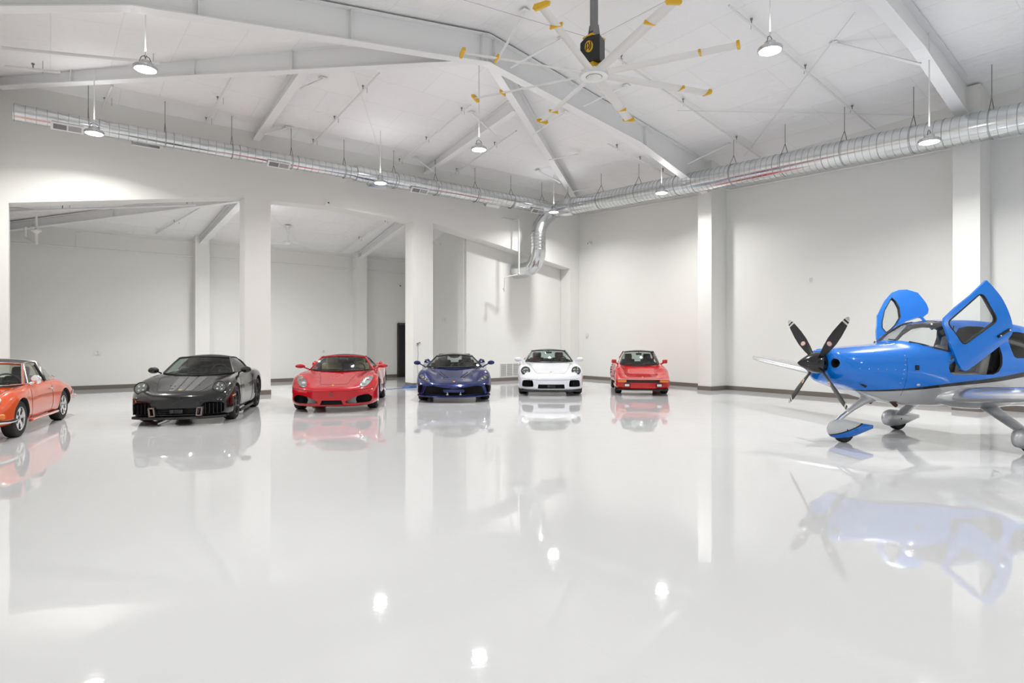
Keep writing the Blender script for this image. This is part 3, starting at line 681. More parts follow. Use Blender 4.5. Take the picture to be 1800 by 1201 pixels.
class Car:
    def __init__(s, name, rows, L, fa, bowf, bowr, paintm, label, cat='car', W=.93, nst=60):
        s.root = empty(name, (0,0,0), 0, label, cat); s.fa = fa; s.L = L; s.paint = paintm
        ds = [r[0] for r in rows]; cols = list(zip(*[r[1:] for r in rows]))
        s.val = lambda k, d: float(pchip(ds, cols[KEYS.index(k)], d))
        s.bowf, s.bowr, s.W = bowf, bowr, W
        u = np.linspace(0, 1, nst); dd = sorted(set([round(float(x), 4) for x in (.5-.5*np.cos(u*PI))*L] + [.01, .02, .04, .07, L-.01, L-.03]))
        rings = []
        for d in dd:
            v = {k: s.val(k, d) for k in KEYS}
            P = [(0,v['zb']),(v['wb']*.55,v['zb']),(v['wb'],v['zb']+.015),(v['ww']-.012,lerp(v['zb'],v['zw'],.35)),(v['ww'],v['zw']),(v['ws'],v['zs']),(v['wc'],v['zc']),(v['wt'],v['zt']),(v['wt']*.5,lerp(v['zt'],v['zh'],.75)),(0,v['zh'])]
            Q = [(-P[1][0],P[1][1])]+P+[(-P[-2][0],P[-2][1])]
            H = catmull(Q, 4)[4:-4]
            full = H + [(-x, z) for x, z in H[1:-1]][::-1]
            rings.append([(x, s.warp(x, d), z) for x, z in full])
        b = MB(); b.loft(rings)
        bmesh.ops.remove_doubles(b.bm, verts=b.bm.verts, dist=1e-4)
        bmesh.ops.triangulate(b.bm, faces=[f for f in b.bm.faces if len(f.verts) > 4])
        bmesh.ops.recalc_face_normals(b.bm, faces=b.bm.faces)
        s.bvh = BVHTree.FromBMesh(b.bm)
        s.body = b.build('body', paintm, s.root, smooth=50)
        s.cut1 = MB(); s.cut2 = MB(); s.cut3 = MB()
    def warp(s, x, d):
        f = max(0, 1-d/1.0); r = max(0, 1-(s.L-d)/.9); f = f*f*(3-2*f); r = r*r*(3-2*r); q = (abs(x)/s.W)**2.4
        return d - s.fa + s.bowf*q*f - s.bowr*q*r
    def Y(s, d): return d - s.fa
    def hit(s, a, b2, axis):
        if axis == 'f': o, dr = Vector((a,-4,b2)), Vector((0,1,0))
        elif axis == 'r': o, dr = Vector((a,8,b2)), Vector((0,-1,0))
        elif axis == 't': o, dr = Vector((a,s.Y(b2),4)), Vector((0,0,-1))
        elif axis == '+x': o, dr = Vector((4,s.Y(a),b2)), Vector((-1,0,0))
        else: o, dr = Vector((-4,s.Y(a),b2)), Vector((1,0,0))
        h = s.bvh.ray_cast(o, dr)
        if h[0] is None:
            # slide onto the silhouette
            for k in range(1, 30):
                o2 = o.copy()
                if axis in 'fr': o2.z += -.01*k if b2 > .4 else .01*k; o2.x *= (1-.004*k)
                elif axis == 't': o2.x *= (1-.01*k)
                else: o2.z -= .01*k
                h = s.bvh.ray_cast(o2, dr)
                if h[0] is not None: break
        if h[0] is None: h = s.bvh.find_nearest(o)
        n = h[1] if h[1].dot(dr) < 0 else -h[1]
        return h[0], n
    def skin(s, name, poly, axis, m, parent=None, off=.004, res=.05, dome=None, thick=.004):
        t = bmesh.new(); vs = [t.verts.new((p[0], p[1], 0)) for p in poly]; t.faces.new(vs)
        bmesh.ops.triangulate(t, faces=t.faces[:])
        xs = [p[0] for p in poly]; zs = [p[1] for p in poly]
        for ax, lo, hi in ((0, min(xs), max(xs)), (1, min(zs), max(zs))):
            n = int((hi-lo)/res)
            for k in range(1, n+1):
                c = [0,0,0]; c[ax] = lo + (hi-lo)*k/(n+1); nn = [0,0,0]; nn[ax] = 1
                bmesh.ops.bisect_plane(t, geom=t.verts[:]+t.edges[:]+t.faces[:], plane_co=c, plane_no=nn, dist=1e-5)
        cx, cz = sum(xs)/len(xs), sum(zs)/len(zs); rx, rz = (max(xs)-min(xs))/2, (max(zs)-min(zs))/2
        for v in t.verts:
            a, b2 = v.co.x, v.co.y; h, n = s.hit(a, b2, axis)
            e = off
            if dome: e += dome*max(0, 1-((a-cx)/rx)**2-((b2-cz)/rz)**2)
            v.co = h + n*e
        me = bpy.data.meshes.new(name); bmesh.ops.recalc_face_normals(t, faces=t.faces); t.to_mesh(me); t.free()
        return finish(name, me, m, parent or s.root, 50, solid=thick, soff=0)
    def seam(s, pts, axis, m=None, r=.0035, name='panel_gap', parent=None, closed=False, mirror=True):
        b = MB()
        P = catmull(pts, 5, closed)
        for sg in ((1,-1) if mirror else (1,)):
            q = [s.hit(p[0]*(sg if axis in 'frt' else 1), p[1], axis if axis in ('f','r','t') else ('+x' if sg > 0 else '-x')) for p in P]
            b.tube([h+n*.0005 for h, n in q], r, 5, closed=closed)
        return b.build(name, m or M['mblack'], parent or s.body)
    def finish_body(s, cockpit=None, wells=(), cut_mat=None):
        b = MB()
        for d, r, xi in wells:
            for sg in (1,-1):
                n = 32
                pts = [(s.Y(d)+r*math.cos(2*PI*k/n), r*.99+r*math.sin(2*PI*k/n)-.015) for k in range(n)]
                b.prism(pts, 'x', sg*xi, sg*1.4)
        if cockpit:
            x, d0, d1, z0 = cockpit; b.box((0, s.Y((d0+d1)/2), z0+.6), (2*x, d1-d0, 1.2), None, .06)
        boolean(s.body, b.bm, cmat=M['dark'])
        for c in (s.cut1, s.cut2, s.cut3):
            if len(c.bm.verts): boolean(s.body, c.bm, cmat=M['mblack'])
            else: c.bm.free()
    def carve(s, poly, dend, which=1, both=False, axis='y'):
        c = (s.cut1, s.cut2, s.cut3)[which-1]
        for p in ([poly, mir(poly)] if both else [poly]): c.prism(p, 'y', s.Y(-.4), s.Y(dend))
    # ---- cabin
    def curve(s, c, k, n=17, pw=2):
        out = []
        for i in range(n):
            t = -1+2*i/(n-1); out.append(Vector((t*k[0], s.Y(lerp(c[0], k[1], abs(t)**pw)), lerp(c[1], k[2], abs(t)**pw))))
        return out
    def ruled(s, A, B, n=8, bulge=0, out=Vector((0,0,1))):
        rows = []
        for j in range(n+1):
            t = j/n; rows.append([a.lerp(b2, t) + out*bulge*4*t*(1-t) for a, b2 in zip(A, B)])
        return rows
    def patch(s, name, rows, m, parent=None, thick=.006):
        b = MB(); b.grid(rows); return b.build(name, m, parent or s.root, solid=thick, smooth=60)
    def side_top(s, hdr, rr, n=9):
        return [Vector((lerp(hdr[0], rr[0], i/(n-1)), s.Y(lerp(hdr[1], rr[1], i/(n-1))), lerp(hdr[2], rr[2], i/(n-1)) + .02*math.sin(PI*i/(n-1)))) for i in range(n)]
    def cabin(s, C, frame_m, roof_m, rear='fabric', side=True):
        wb, wk, hb, hk, rb, rk, eb, ek = C['wb'], C['wk'], C['hb'], C['hk'], C['rb'], C['rk'], C['eb'], C['ek']
        A = s.curve(wb, wk); H = s.curve(hb, hk); R = s.curve(rb, rk); E = s.curve(eb, ek)
        ws = s.patch('windshield', s.ruled(A, H, 8, .02, Vector((0,-.7,.7))), M['glass'], thick=0)
        roof = s.patch('roof', s.ruled(H, R, 8, .018), roof_m, thick=.02)
        b = MB()
        for sg in (0, -1): b.tube([A[sg].lerp(H[sg], t) + Vector((0,-.7,.7))*.02*4*t*(1-t)*.4 for t in (0,.2,.4,.6,.8,1)], .022, 8)
        b.tube(H, .02, 8); b.build('windshield_frame', frame_m, s.root)
        b = MB(); b.tube([p+Vector((0,-.012,.002)) for p in A], .016, 6); b.build('cowl_seal', M['mblack'], s.root)
        bl = C['bbase']
        for i, sg in ((-1, 1), (0, -1)):
            top = s.side_top((abs(hk[0]), hk[1], hk[2]), (abs(rk[0]), rk[1], rk[2]))
            low = [Vector((lerp(wk[0], bl[0], t), s.Y(lerp(wk[1], bl[1], t)), lerp(wk[2], bl[2], t))) for t in np.linspace(0, 1, 9)]
            mx = lambda v: Vector((v.x*sg, v.y, v.z))
            if side: s.patch('side_window', s.ruled([mx(v) for v in low], [mx(v) for v in top], 6, .02, Vector((sg,0,0))), M['glass'], thick=0)
            b = MB(); b.tube([mx(v)+Vector((0,0,.004)) for v in top], .016, 6)
            b.tube([mx(low[-1]), mx(top[-1])], .014, 6); b.build('window_trim', C.get('trim', M['mblack']), s.root)
            if rear == 'fabric':
                lo = [Vector((lerp(bl[0], ek[0], t), s.Y(lerp(bl[1], ek[1], t)), lerp(bl[2], ek[2], t))) for t in np.linspace(0, 1, 7)]
                rt = mx(Vector((rk[0], s.Y(rk[1]), rk[2])))
                hi = [rt.lerp(mx(Vector((ek[0], s.Y(ek[1]), ek[2]))), t) for t in np.linspace(0, .98, 7)]
                s.patch('quarter_panel', s.ruled([mx(v) for v in lo], hi, 5, .02, Vector((sg,0,.3))), roof_m, thick=.012)
        if rear == 'fabric':
            rows = s.ruled(R, E, 8, .04)
            s.patch('soft_top_rear', rows, roof_m, thick=.012)
            rw = [r[4:-4] for r in rows[2:6]]
            s.patch('rear_window', [[v+Vector((0,.012,.014)) for v in r] for r in rw], M['glass'], thick=0)
        elif rear == 'glass':
            s.patch('rear_window', s.ruled(R, E, 8, C.get('rbulge', .04)), M['glass'], thick=0)
        return A, H, R, E
    def seat(s, x, d, m, zb=.30, zt=1.02, w=.46, label=None):
        b = MB(); b.box((x, s.Y(d-.22), zb+.08), (w, .5, .16), (.1,0,0), .05)
        o = b.build('seat', m, s.root)
        b = MB(); b.box((0,0,(zt-zb-.18)/2), (w, .13, zt-zb-.18), None, .05); b.box((0,-.03,(zt-zb-.2)/2), (w*.55,.13,zt-zb-.3), None,.04)
        k = b.build('backrest', m, o); k.location = (x, s.Y(d), zb+.10); k.rotation_euler = (-.28,0,0)
        b = MB(); b.box((0,0,zt-zb-.10), (w*.58,.11,.20), None, .05); hr = b.build('headrest', m, o); hr.location = k.location; hr.rotation_euler = k.rotation_euler
    def wheel_at(s, d, x, r, w, rimr, style, mrim, n=5, sink=0.0):
        par = empty('wheel', (0,0,0)); par.parent = s.root
        b = MB(); h = w/2
        b.lathe([(rimr*.96,-h*.92),(r-.03,-h),(r-.008,-h*.86),(r,-h*.6),(r,h*.6),(r-.008,h*.86),(r-.03,h),(rimr,h*.92),(rimr*.96,h*.6),(rimr*.96,-h*.6),(rimr*.96,-h*.92)], 40, None, 'x')
        b.build('tyre', M['rubber'], par)
        b = MB()
        b.lathe([(rimr*.95,-h*.9),(rimr*.97,h*.9),(rimr*1.0,h*.97),(rimr*.93,h*.98),(rimr*.90,h*.7),(rimr*.90,-h*.9)], 40, None, 'x')
        xo = h*.80
        if style == 'fuchs':
            for k in range(5):
                a = 2*PI*k/5+PI/2; pts = [(.05,-.035),(.10,-.028),(rimr*.72,-.062),(rimr*.90,-.045),(rimr*.90,.045),(rimr*.72,.062),(.10,.028),(.05,.035)]
                q = [(u*math.cos(a)-v*math.sin(a), u*math.sin(a)+v*math.cos(a)) for u, v in pts]; b.prism(q, 'x', xo-.045, xo)
        elif style == 'star':
            for k in range(n):
                a = 2*PI*k/n+PI/2; pts = [(.04,-.05),(rimr*.92,-.035),(rimr*.92,.035),(.04,.05)]
                q = [(u*math.cos(a)-v*math.sin(a), u*math.sin(a)+v*math.cos(a)) for u, v in pts]; b.prism(q, 'x', xo-.03, xo)
        else:
            for k in range(n):
                for e in (-.13, .13):
                    a = 2*PI*k/n+PI/2; pts = [(.04,-.016),(rimr*.92,-.012+e*rimr*1.6),(rimr*.92,.012+e*rimr*1.6),(.04,.016)]
                    q = [(u*math.cos(a)-v*math.sin(a), u*math.sin(a)+v*math.cos(a)) for u, v in pts]; b.prism(q, 'x', xo-.03, xo)
        b.lathe([(.075,xo-.05),(.075,xo-.008),(.05,xo+.006),(0,xo+.006)], 20, None, 'x')
        b.build('rim', mrim, par)
        b = MB(); b.lathe([(0,-.01),(rimr*.72,-.01),(rimr*.72,.01),(0,.01)], 28, Matrix.Translation((h*.2,0,0)), 'x'); b.build('brake_disc', M['gun'], par, smooth=30)
        par.location = (x, s.Y(d), r)
        return par
    def wheels(s, df, dr, xf, xrr, rf, rr, wf, wr, rim, style, mrim, n=5):
        for d, x, r, w in ((df, xf, rf, wf), (dr, xrr, rr, wr)):
            a = s.wheel_at(d, x-w/2, r, w, rim, style, mrim, n)
            c = copy_tree(a, s.root); c.location = (-(x-w/2), s.Y(d), r); c.rotation_euler = (0,0,PI)
    def mirror(s, x, d, z, m, sx=.11, sz=.07, stalk=((-.16,-.07),)):
        for sg in (1,-1):
            b = MB(); b.sphere((sg*x, s.Y(d), z), 1, 18, 12, (sx, .06, sz)); b.tube([(sg*(x-sx*.6), s.Y(d), z-.02), (sg*(x+stalk[0][0]), s.Y(d)+.02, z+stalk[0][1])], .018, 6)
            o = b.build('mirror', m, s.root)
            b = MB(); b.lathe([(0,0),(1,0),(1,.08),(0,.08)], 20, Matrix.Translation((sg*x, s.Y(d)+.05, z)) @ Matrix.Diagonal((sx*.85,.1,sz*.85,1)), 'y'); b.build('mirror_glass', M['chrome'], o)
    def steering(s, x, d, z):
        b = MB(); c = Vector((x, s.Y(d), z)); pts = []
        for k in range(28):
            a = 2*PI*k/28; pts.append(c + Vector((.18*math.cos(a), -.18*math.sin(a)*.38, .18*math.sin(a)*.92)))
        b.tube(pts, .014, 6, closed=True); b.sphere(c, .05, 10, 8); b.tube([c+Vector((-.17,0,0)), c+Vector((.17,0,0))], .012, 5); b.tube([c, c+Vector((0,-.2,-.08))], .03, 6)
        b.build('steering_wheel', M['blackl'], s.root)
    def dash(s, x, d0, d1, z, m=None):
        b = MB(); b.box((0, s.Y((d0+d1)/2), z-.09), (2*x, d1-d0, .18), None, .05); b.build('dashboard', m or M['blackl'], s.root)
    def round_light(s, x, z, r, bez, tiltmix=.5, lens=None, four=True):
        for sg in (1,-1):
            h, n = s.hit(sg*x, z, 'f'); n = n.lerp(Vector((0,-1,0)), tiltmix).normalized()
            q = Vector((0,0,1)).rotation_difference(n).to_matrix().to_4x4()
            mtx = Matrix.Translation(h + n*.034) @ q
            b = MB(); b.lathe([(r*1.0,-.10),(r*1.04,.012),(r*.93,.026),(r*.91,.0)], 32, mtx); hb = b.build('headlight', bez, s.root)
            b = MB(); b.lathe([(r*.93,.005),(r*.6,-.03),(0,-.035)], 28, mtx); b.build('reflector', lens or M['reflector'], hb)
            if four:
                b = MB()
                for a in range(4): b.sphere((r*.45*math.cos(PI/4+a*PI/2), r*.45*math.sin(PI/4+a*PI/2), -.008), r*.20, 10, 8, mtx=mtx)
                b.build('bulb', M['lens'], hb)
            b = MB(); b.lathe([(r*.93,.012),(r*.75,.03),(r*.4,.045),(0,.05)], 28, mtx); b.build('cover_glass', M['cglass'], hb)
    def badge(s, d, m, w=.05, h=.07):
        s.skin('badge', ell(0, d, w/2, h/2, 12), 't', m, off=.004, res=.05)
    def shut(s, z=.12):
        pass
    def place(s, Z, lat, a, k=(1,1,1)):
        s.root.scale = k
        sn, cs = math.sin(math.radians(37.68)), math.cos(math.radians(37.68))
        s.root.location = (Z*sn+lat*cs, Z*cs-lat*sn, 0); s.root.rotation_euler = (0,0,-math.radians(37.68+a))
        return s
def slats(car, n, x0, x1, z0, z1, d, m, vertical=True, name='grille_slat', par=None, t=.02, both=True):
    for sg in ((1,-1) if both else (1,)):
        b = MB()
        for k in range(n):
            f = (k+.5)/n
            if vertical: b.box((sg*lerp(x0,x1,f), car.Y(d + .10*abs(lerp(x0,x1,f))), (z0+z1)/2), (t, .05, z1-z0), (0,0,sg*.5))
            else: b.box((sg*(x0+x1)/2, car.Y(d), lerp(z0,z1,f)), (abs(x1-x0), .03, t))
        o = b.build(name, m, par or car.root, smooth=0); o['kind'] = 'stuff' if False else 'part'
        del o['kind']

R911 = [(0,.23,.58,.78,.37,.74,.45,.62,.49,.40,.50,.50),(.05,.17,.70,.84,.38,.81,.51,.66,.565,.42,.565,.565),(.16,.15,.76,.88,.40,.86,.58,.70,.65,.45,.625,.625),
 (.38,.14,.80,.91,.41,.885,.66,.715,.745,.45,.68,.68),(.7,.13,.82,.925,.46,.90,.73,.73,.825,.45,.75,.75),(1.05,.13,.82,.925,.5,.90,.78,.735,.875,.5,.825,.83),
 (1.4,.14,.79,.905,.53,.875,.81,.75,.90,.6,.885,.90),(1.9,.14,.78,.895,.55,.87,.83,.78,.915,.6,.93,.94),(2.6,.14,.79,.90,.56,.88,.85,.80,.93,.6,.95,.96),
 (3.1,.15,.82,.93,.58,.91,.87,.80,.95,.6,.965,.98),(3.55,.17,.83,.945,.59,.92,.86,.78,.945,.55,.95,.96),(4.05,.2,.80,.93,.60,.90,.80,.72,.86,.5,.87,.88),(4.38,.26,.72,.87,.6,.83,.72,.64,.76,.4,.77,.77),(4.52,.38,.6,.76,.58,.72,.67,.6,.70,.4,.7,.7)]
C911 = dict(wb=(1.36,.895), wk=(.70,1.72,.93), hb=(2.10,1.265), hk=(.52,2.22,1.235), rb=(2.95,1.285), rk=(.52,2.98,1.21), eb=(3.75,.96), ek=(.66,3.6,.95), bbase=(.76,2.98,.945))

def modern_911(name, paintm, label, roof_m, seat_m, wheel_m, stripe=None, wing_m=None, mirror_m=None):
    c = Car(name, R911, 4.52, 1.0, .34, .30, paintm, label)
    wide = stripe is not None
    if wide: side_in = round_poly([(.40,.225),(.44,.375),(.52,.44),(.76,.425),(.80,.37),(.80,.25),(.70,.205),(.48,.20)], 3)
    else: side_in = round_poly([(.49,.28),(.505,.42),(.56,.45),(.75,.445),(.79,.40),(.80,.29),(.75,.26),(.55,.26)], 3)
    c.carve(side_in, .52, 1, True)
    c.carve([(-.37,.215),(.37,.215),(.355,.335),(-.355,.335)], .16, 2)
    c.finish_body((.66,1.62,3.05,.34), ((1.0,.385,.58),(3.45,.40,.56)))
    slats(c, 5, .45 if wide else .54, .80 if wide else .78,   .22 if wide else .27, .41 if wide else .435, .10, M['black'], t=.012)
    slats(c, 3, -.34, .34, .225, .325, .10, M['black'], vertical=False, both=False, t=.008, name='centre_grille')
    b = MB(); b.box((0,c.Y(.05),.275), (.24,.05,.085), None, .012); b.build('sensor_block', M['black'], c.root)
    b = MB(); b.lathe([(0,-.01),(.03,-.01),(.03,.02),(0,.02)], 16, Matrix.Translation((-.06,c.Y(.02),.275)), 'y'); b.build('camera_ring', M['gun'], c.root)
    if wide:
        bz = paint('bronze_trim', (.22,.17,.14), .6, .3)
        for sg in (1,-1):
            b = MB(); x0, x1 = .35, .43
            for q in ([(x0,.155),(x0+.025,.155),(x0+.045,.32),(x0+.02,.32)],[(x1,.15),(x1+.03,.15),(x1+.05,.32),(x1+.02,.32)],[(x0,.155),(x1+.02,.15),(x1+.02,.175),(x0,.178)],[(x0+.02,.30),(x1+.045,.30),(x1+.045,.325),(x0+.02,.325)]):
                b.prism([(sg*x, z+.035) for x, z in q], 'y', c.Y(-.01), c.Y(.12))
            b.build('intake_trim', bz, c.root, smooth=0)
    # splitter lip
    b = MB(); rows = []
    for z, e in ((.12,-.015),(.14,-.03),(.17,-.02),(.165,.25),(.125,.25)):
        rows.append([(x, c.warp(x, .03)+e, z) for x in np.linspace(-.84,.84,25)])
    rows.append(rows[0]); b.grid(rows); b.build('splitter', M['black'] if not wide else M['black'], c.root)
    for sg in (1,-1):
        b = MB(); b.box((sg*.88, c.Y(2.22), .13), (.05, 1.55, .06), None, .015); b.build('side_skirt', M['black'], c.root)
    c.round_light(.70, .69, .125, M['black'] if wide else M['gun'], .55)
    c.seam([(.47,1.33),(.60,1.25),(.53,.8),(.42,.35),(.36,.22)], 't'); c.seam([(-.36,.22),(-.18,.19),(0,.185),(.18,.19),(.36,.22)], 't', mirror=False)
    c.seam([(1.52,.90),(1.50,.6),(1.53,.3),(1.60,.2)], 'x'); c.seam([(2.75,.92),(2.80,.6),(2.72,.3),(2.6,.2)], 'x')
    c.seam([(-.80,.50),(-.4,.455),(0,.45),(.4,.455),(.80,.50)], 'f', mirror=False, r=.003)
    for sg in (1,-1):
        c.skin('side_marker', [(.55,.50),(.75,.52),(.75,.545),(.55,.535)], '+x' if sg > 0 else '-x', M['amber'], off=.003)
    if stripe:
        for x0, x1 in ((-.20,-.07),(-.05,.07),(.09,.22)):
            c.skin('hood_stripe', [(x0,.24),(x1,.24),(x1*1.35,1.22),(x0*1.35,1.22)], 't', stripe, off=.003, res=.06, thick=.002)
        c.seam([(-.27,.62),(0,.60),(.28,.62)], 't', mirror=False, r=.005)
        c.skin('digit_gap', [(-.22,.36),(-.14,.36),(-.14,.40),(-.22,.40)], 't', paintm, off=.006, res=.1)
        c.skin('digit_gap', [(-.16,.50),(-.14,.50),(-.145,.56),(-.165,.56)], 't', paintm, off=.006, res=.1)
    c.badge(.31, mat('crest_gold', (.8,.45,.12), .3, .6), .06, .08)
    A, H, R, E = c.cabin(C911, M['black'] if wide else M['black'], roof_m, 'fabric' if wide else 'glass')
    c.mirror(.935, 1.82, .985, mirror_m or paintm)
    c.dash(.64, 1.60, 1.95, .91); c.steering(.36, 2.02, .93)
    for x in (-.35,.35): c.seat(x, 2.55, seat_m, .30, 1.12)
    b = MB(); b.box((0, c.Y(2.28), 1.19), (.20,.05,.06), None, .015); b.tube([(0,c.Y(2.25),1.21),(0,c.Y(2.16),1.26)], .012, 6); b.build('rear_view_mirror', M['black'], c.root)
    b = MB(); b.tube([tuple(A[3]+Vector((0,-.02,.03))), tuple(A[8]+Vector((.1,-.02,.035)))], .009, 5); b.tube([tuple(A[8]+Vector((0,-.02,.03))), tuple(A[14]+Vector((0,-.02,.035)))], .009, 5); b.build('wiper', M['mblack'], c.root)
    c.wheels(1.0, 3.45, .905, .925, .345, .355, .245, .305, .262, 'split', wheel_m, 5)
    for sg in (1,-1):
        c.skin('air_inlet', [(3.0,.62),(3.12,.60),(3.06,.36),(2.98,.38)], '+x' if sg > 0 else '-x', M['mblack'], off=.003)
        c.skin('tail_light', [(sg*.25,.70),(sg*.78,.70),(sg*.78,.74),(sg*.25,.745)][::sg], 'r', M['redf'], off=.004)
    return c

black = modern_911('sports_car', paint('black_car_paint', (.006,.006,.007), 0, .2), 'black convertible sports car with grey bonnet stripes and a closed black soft top',
    mat('black_soft_top', (.018,.018,.018), .8, bump=.2, bscale=300), M['blackl'], M['gun'], stripe=mat('dark_grey_stripe', (.13,.13,.132), .5, .2, noise=.05))
black.place(11.45, -6.17, -14, (.92,.92,.935))
white = modern_911('sports_car', paint('pale_grey_paint', (.80,.82,.88), 0, .25), 'pale grey white coupe with round headlamps, parked before the return grille',
    mat('tinted_roof', (.05,.055,.055), .2, .2, noise=.05), M['brownl'], M['gun'])
white.place(17.3, 1.10, 1.5, (1,1,.975))

# ---------------------------------------------------------------- red mid-engined convertible
def red_430():
    rows = [(0,.18,.55,.80,.33,.77,.42,.60,.45,.40,.455,.455),(.05,.14,.68,.87,.34,.85,.46,.64,.51,.42,.505,.505),(.2,.12,.76,.92,.36,.90,.54,.68,.59,.45,.56,.56),(.5,.12,.82,.955,.40,.93,.64,.70,.715,.45,.625,.615),
        (.9,.13,.84,.965,.45,.94,.72,.72,.805,.46,.71,.70),(1.2,.13,.83,.96,.48,.92,.75,.73,.83,.5,.765,.77),(1.6,.13,.80,.935,.50,.89,.77,.75,.84,.6,.83,.85),(2.2,.13,.80,.93,.52,.88,.78,.78,.85,.6,.87,.88),
        (2.9,.14,.82,.955,.55,.93,.82,.82,.90,.6,.92,.93),(3.5,.15,.84,.97,.58,.945,.86,.80,.95,.55,.94,.95),(4.0,.18,.82,.97,.6,.93,.84,.76,.92,.5,.92,.92),(4.35,.25,.76,.92,.62,.88,.78,.7,.84,.45,.85,.85),(4.51,.38,.70,.85,.62,.8,.72,.65,.76,.4,.77,.77)]
    P = paint('red_car_paint', (.50,.006,.014), 0, .22)
    c = Car('sports_car', rows, 4.51, 1.0, .42, .25, P, 'red convertible sports car with a black soft top and tan seats, between two pillars', W=.96)
    c.carve(round_poly([(.29,.215),(.35,.27),(.50,.335),(.65,.375),(.76,.375),(.83,.325),(.83,.25),(.76,.205),(.5,.20)], 3), .48, 1, True)
    c.carve([(-.245,.175),(.245,.175),(.20,.27),(-.20,.27)], .10, 2)
    c.finish_body((.64,1.55,2.75,.32), ((1.0,.375,.62),(3.6,.385,.60)))
    g = mat('grey_vane', (.22,.22,.21), .4, noise=.05)
    for sg in (1,-1):
        b = MB(); b.prism([(sg*.28,.20),(sg*.53,.19),(sg*.50,.28),(sg*.53,.345),(sg*.48,.335),(sg*.34,.27)], 'y', c.Y(.11), c.Y(.13)); b.build('intake_vane', g, c.root, smooth=0)
    for sg in (1,-1):
        poly = round_poly([(sg*.58,.555),(sg*.585,.62),(sg*.66,.70),(sg*.76,.745),(sg*.825,.73),(sg*.80,.65),(sg*.72,.56),(sg*.63,.535)][::sg], 3)
        lamp = c.skin('headlight', poly, 'f', mat('silver_bowl', (.42,.43,.44), .25, .6, noise=.1, nscale=30), off=.004, res=.03)
        h, n = c.hit(sg*.645, .60, 'f'); b = MB(); b.sphere(h+n*.005, .048, 14, 10, (1,.5,1)); b.build('projector', M['lens'], lamp)
        h, n = c.hit(sg*.73, .67, 'f'); b = MB(); b.sphere(h+n*.003, .035, 12, 8, (1,.4,1)); b.build('indicator', M['amber'], lamp)
        c.skin('cover_glass', poly, 'f', M['cglass'], lamp, off=.012, res=.03, dome=.02, thick=.002)
        b = MB(); pp = [c.hit(x, z, 'f') for x, z in poly]; b.tube([h+n*.008 for h, n in pp], .006, 5, closed=True); b.build('bezel', M['alu'], lamp)
    c.seam([(.46,1.35),(.36,.9),(.30,.45),(.25,.36)], 't'); c.seam([(-.25,.36),(0,.33),(.25,.36)], 't', mirror=False)
    c.seam([(-.93,.52),(-.6,.48),(-.3,.462),(0,.458),(.3,.462),(.6,.48),(.93,.52)], 'f', mirror=False, r=.005)
    c.seam([(1.55,.82),(1.52,.5),(1.6,.22)], 'x'); c.seam([(2.75,.86),(2.82,.5),(2.7,.2)], 'x')
    c.skin('badge', ell(0, .24, .028, .03, 12), 't', M['yellow'], off=.006, res=.05)
    h, n = c.hit(0, .335, 'f')
    b = MB()   # prancing horse outline of the nose emblem
    hp = [(-.03,.30),(-.02,.33),(-.035,.36),(-.02,.385),(.01,.39),(.03,.41),(.05,.40),(.035,.38),(.03,.35),(.055,.34),(.05,.33),(.02,.335),(.015,.31),(.0,.32),(-.01,.30)]
    b.prism([(-x, z+.045) for x, z in hp], 'y', c.Y(-.012), c.Y(.05)); b.build('emblem', mat('emblem_dull', (.28,.05,.05), .4, .3, noise=.05), c.root, smooth=0)
    C = dict(wb=(1.38,.825), wk=(.74,1.80,.85), hb=(2.10,1.165), hk=(.53,2.2,1.135), rb=(2.75,1.19), rk=(.52,2.78,1.12), eb=(3.35,.95), ek=(.68,3.2,.93), bbase=(.78,2.75,.88))
    roof = mat('black_canvas_top', (.02,.018,.018), .8, bump=.2, bscale=300)
    A, H, R, E = c.cabin(C, P, roof, 'fabric')
    b = MB(); b.tube([p+Vector((0,.01,.012)) for p in H], .012, 6); b.build('header_trim', P, c.root)
    c.mirror(.99, 1.85, .93, P, .12, .05, ((-.24,-.09),))
    c.dash(.66, 1.6, 1.95, .83, M['blackl']); c.steering(.36, 2.0, .86)
    for x in (-.35,.35): c.seat(x, 2.5, M['tan'], .24, 1.08, .50)
    b = MB(); b.box((0, c.Y(2.2), 1.09), (.22,.05,.06), None, .015); b.tube([(0,c.Y(2.2),1.11),(0,c.Y(2.12),1.15)], .012, 6); b.build('rear_view_mirror', M['black'], c.root)
    b = MB(); b.tube([tuple(A[3]+Vector((0,-.02,.03))), tuple(A[9]+Vector((0,-.02,.03)))], .01, 5); b.build('wiper', M['mblack'], c.root)
    for sg in (1,-1):
        b = MB(); b.sphere((sg*.86, c.Y(3.15), .93), 1, 14, 10, (.06,.2,.09)); b.build('side_scoop', P, c.root)
        c.skin('side_scoop_opening', [(2.9,.55),(3.08,.62),(3.06,.34),(2.95,.30)], '+x' if sg > 0 else '-x', M['mblack'], off=.003)
    for x0, z0 in ((-.45,.72),):
        for sg in (1,-1): b = MB(); b.lathe([(0,0),(.09,0),(.09,.02),(0,.02)], 20, Matrix.Translation((sg*.6, c.Y(4.5), .76)), 'y'); b.build('tail_light', M['redf'], c.root)
    c.wheels(1.0, 3.6, .93, .95, .335, .345, .235, .29, .25, 'star', M['alu'], 5)
    return c
red_430().place(13.45, -3.93, -9, (.965,.965,.985))

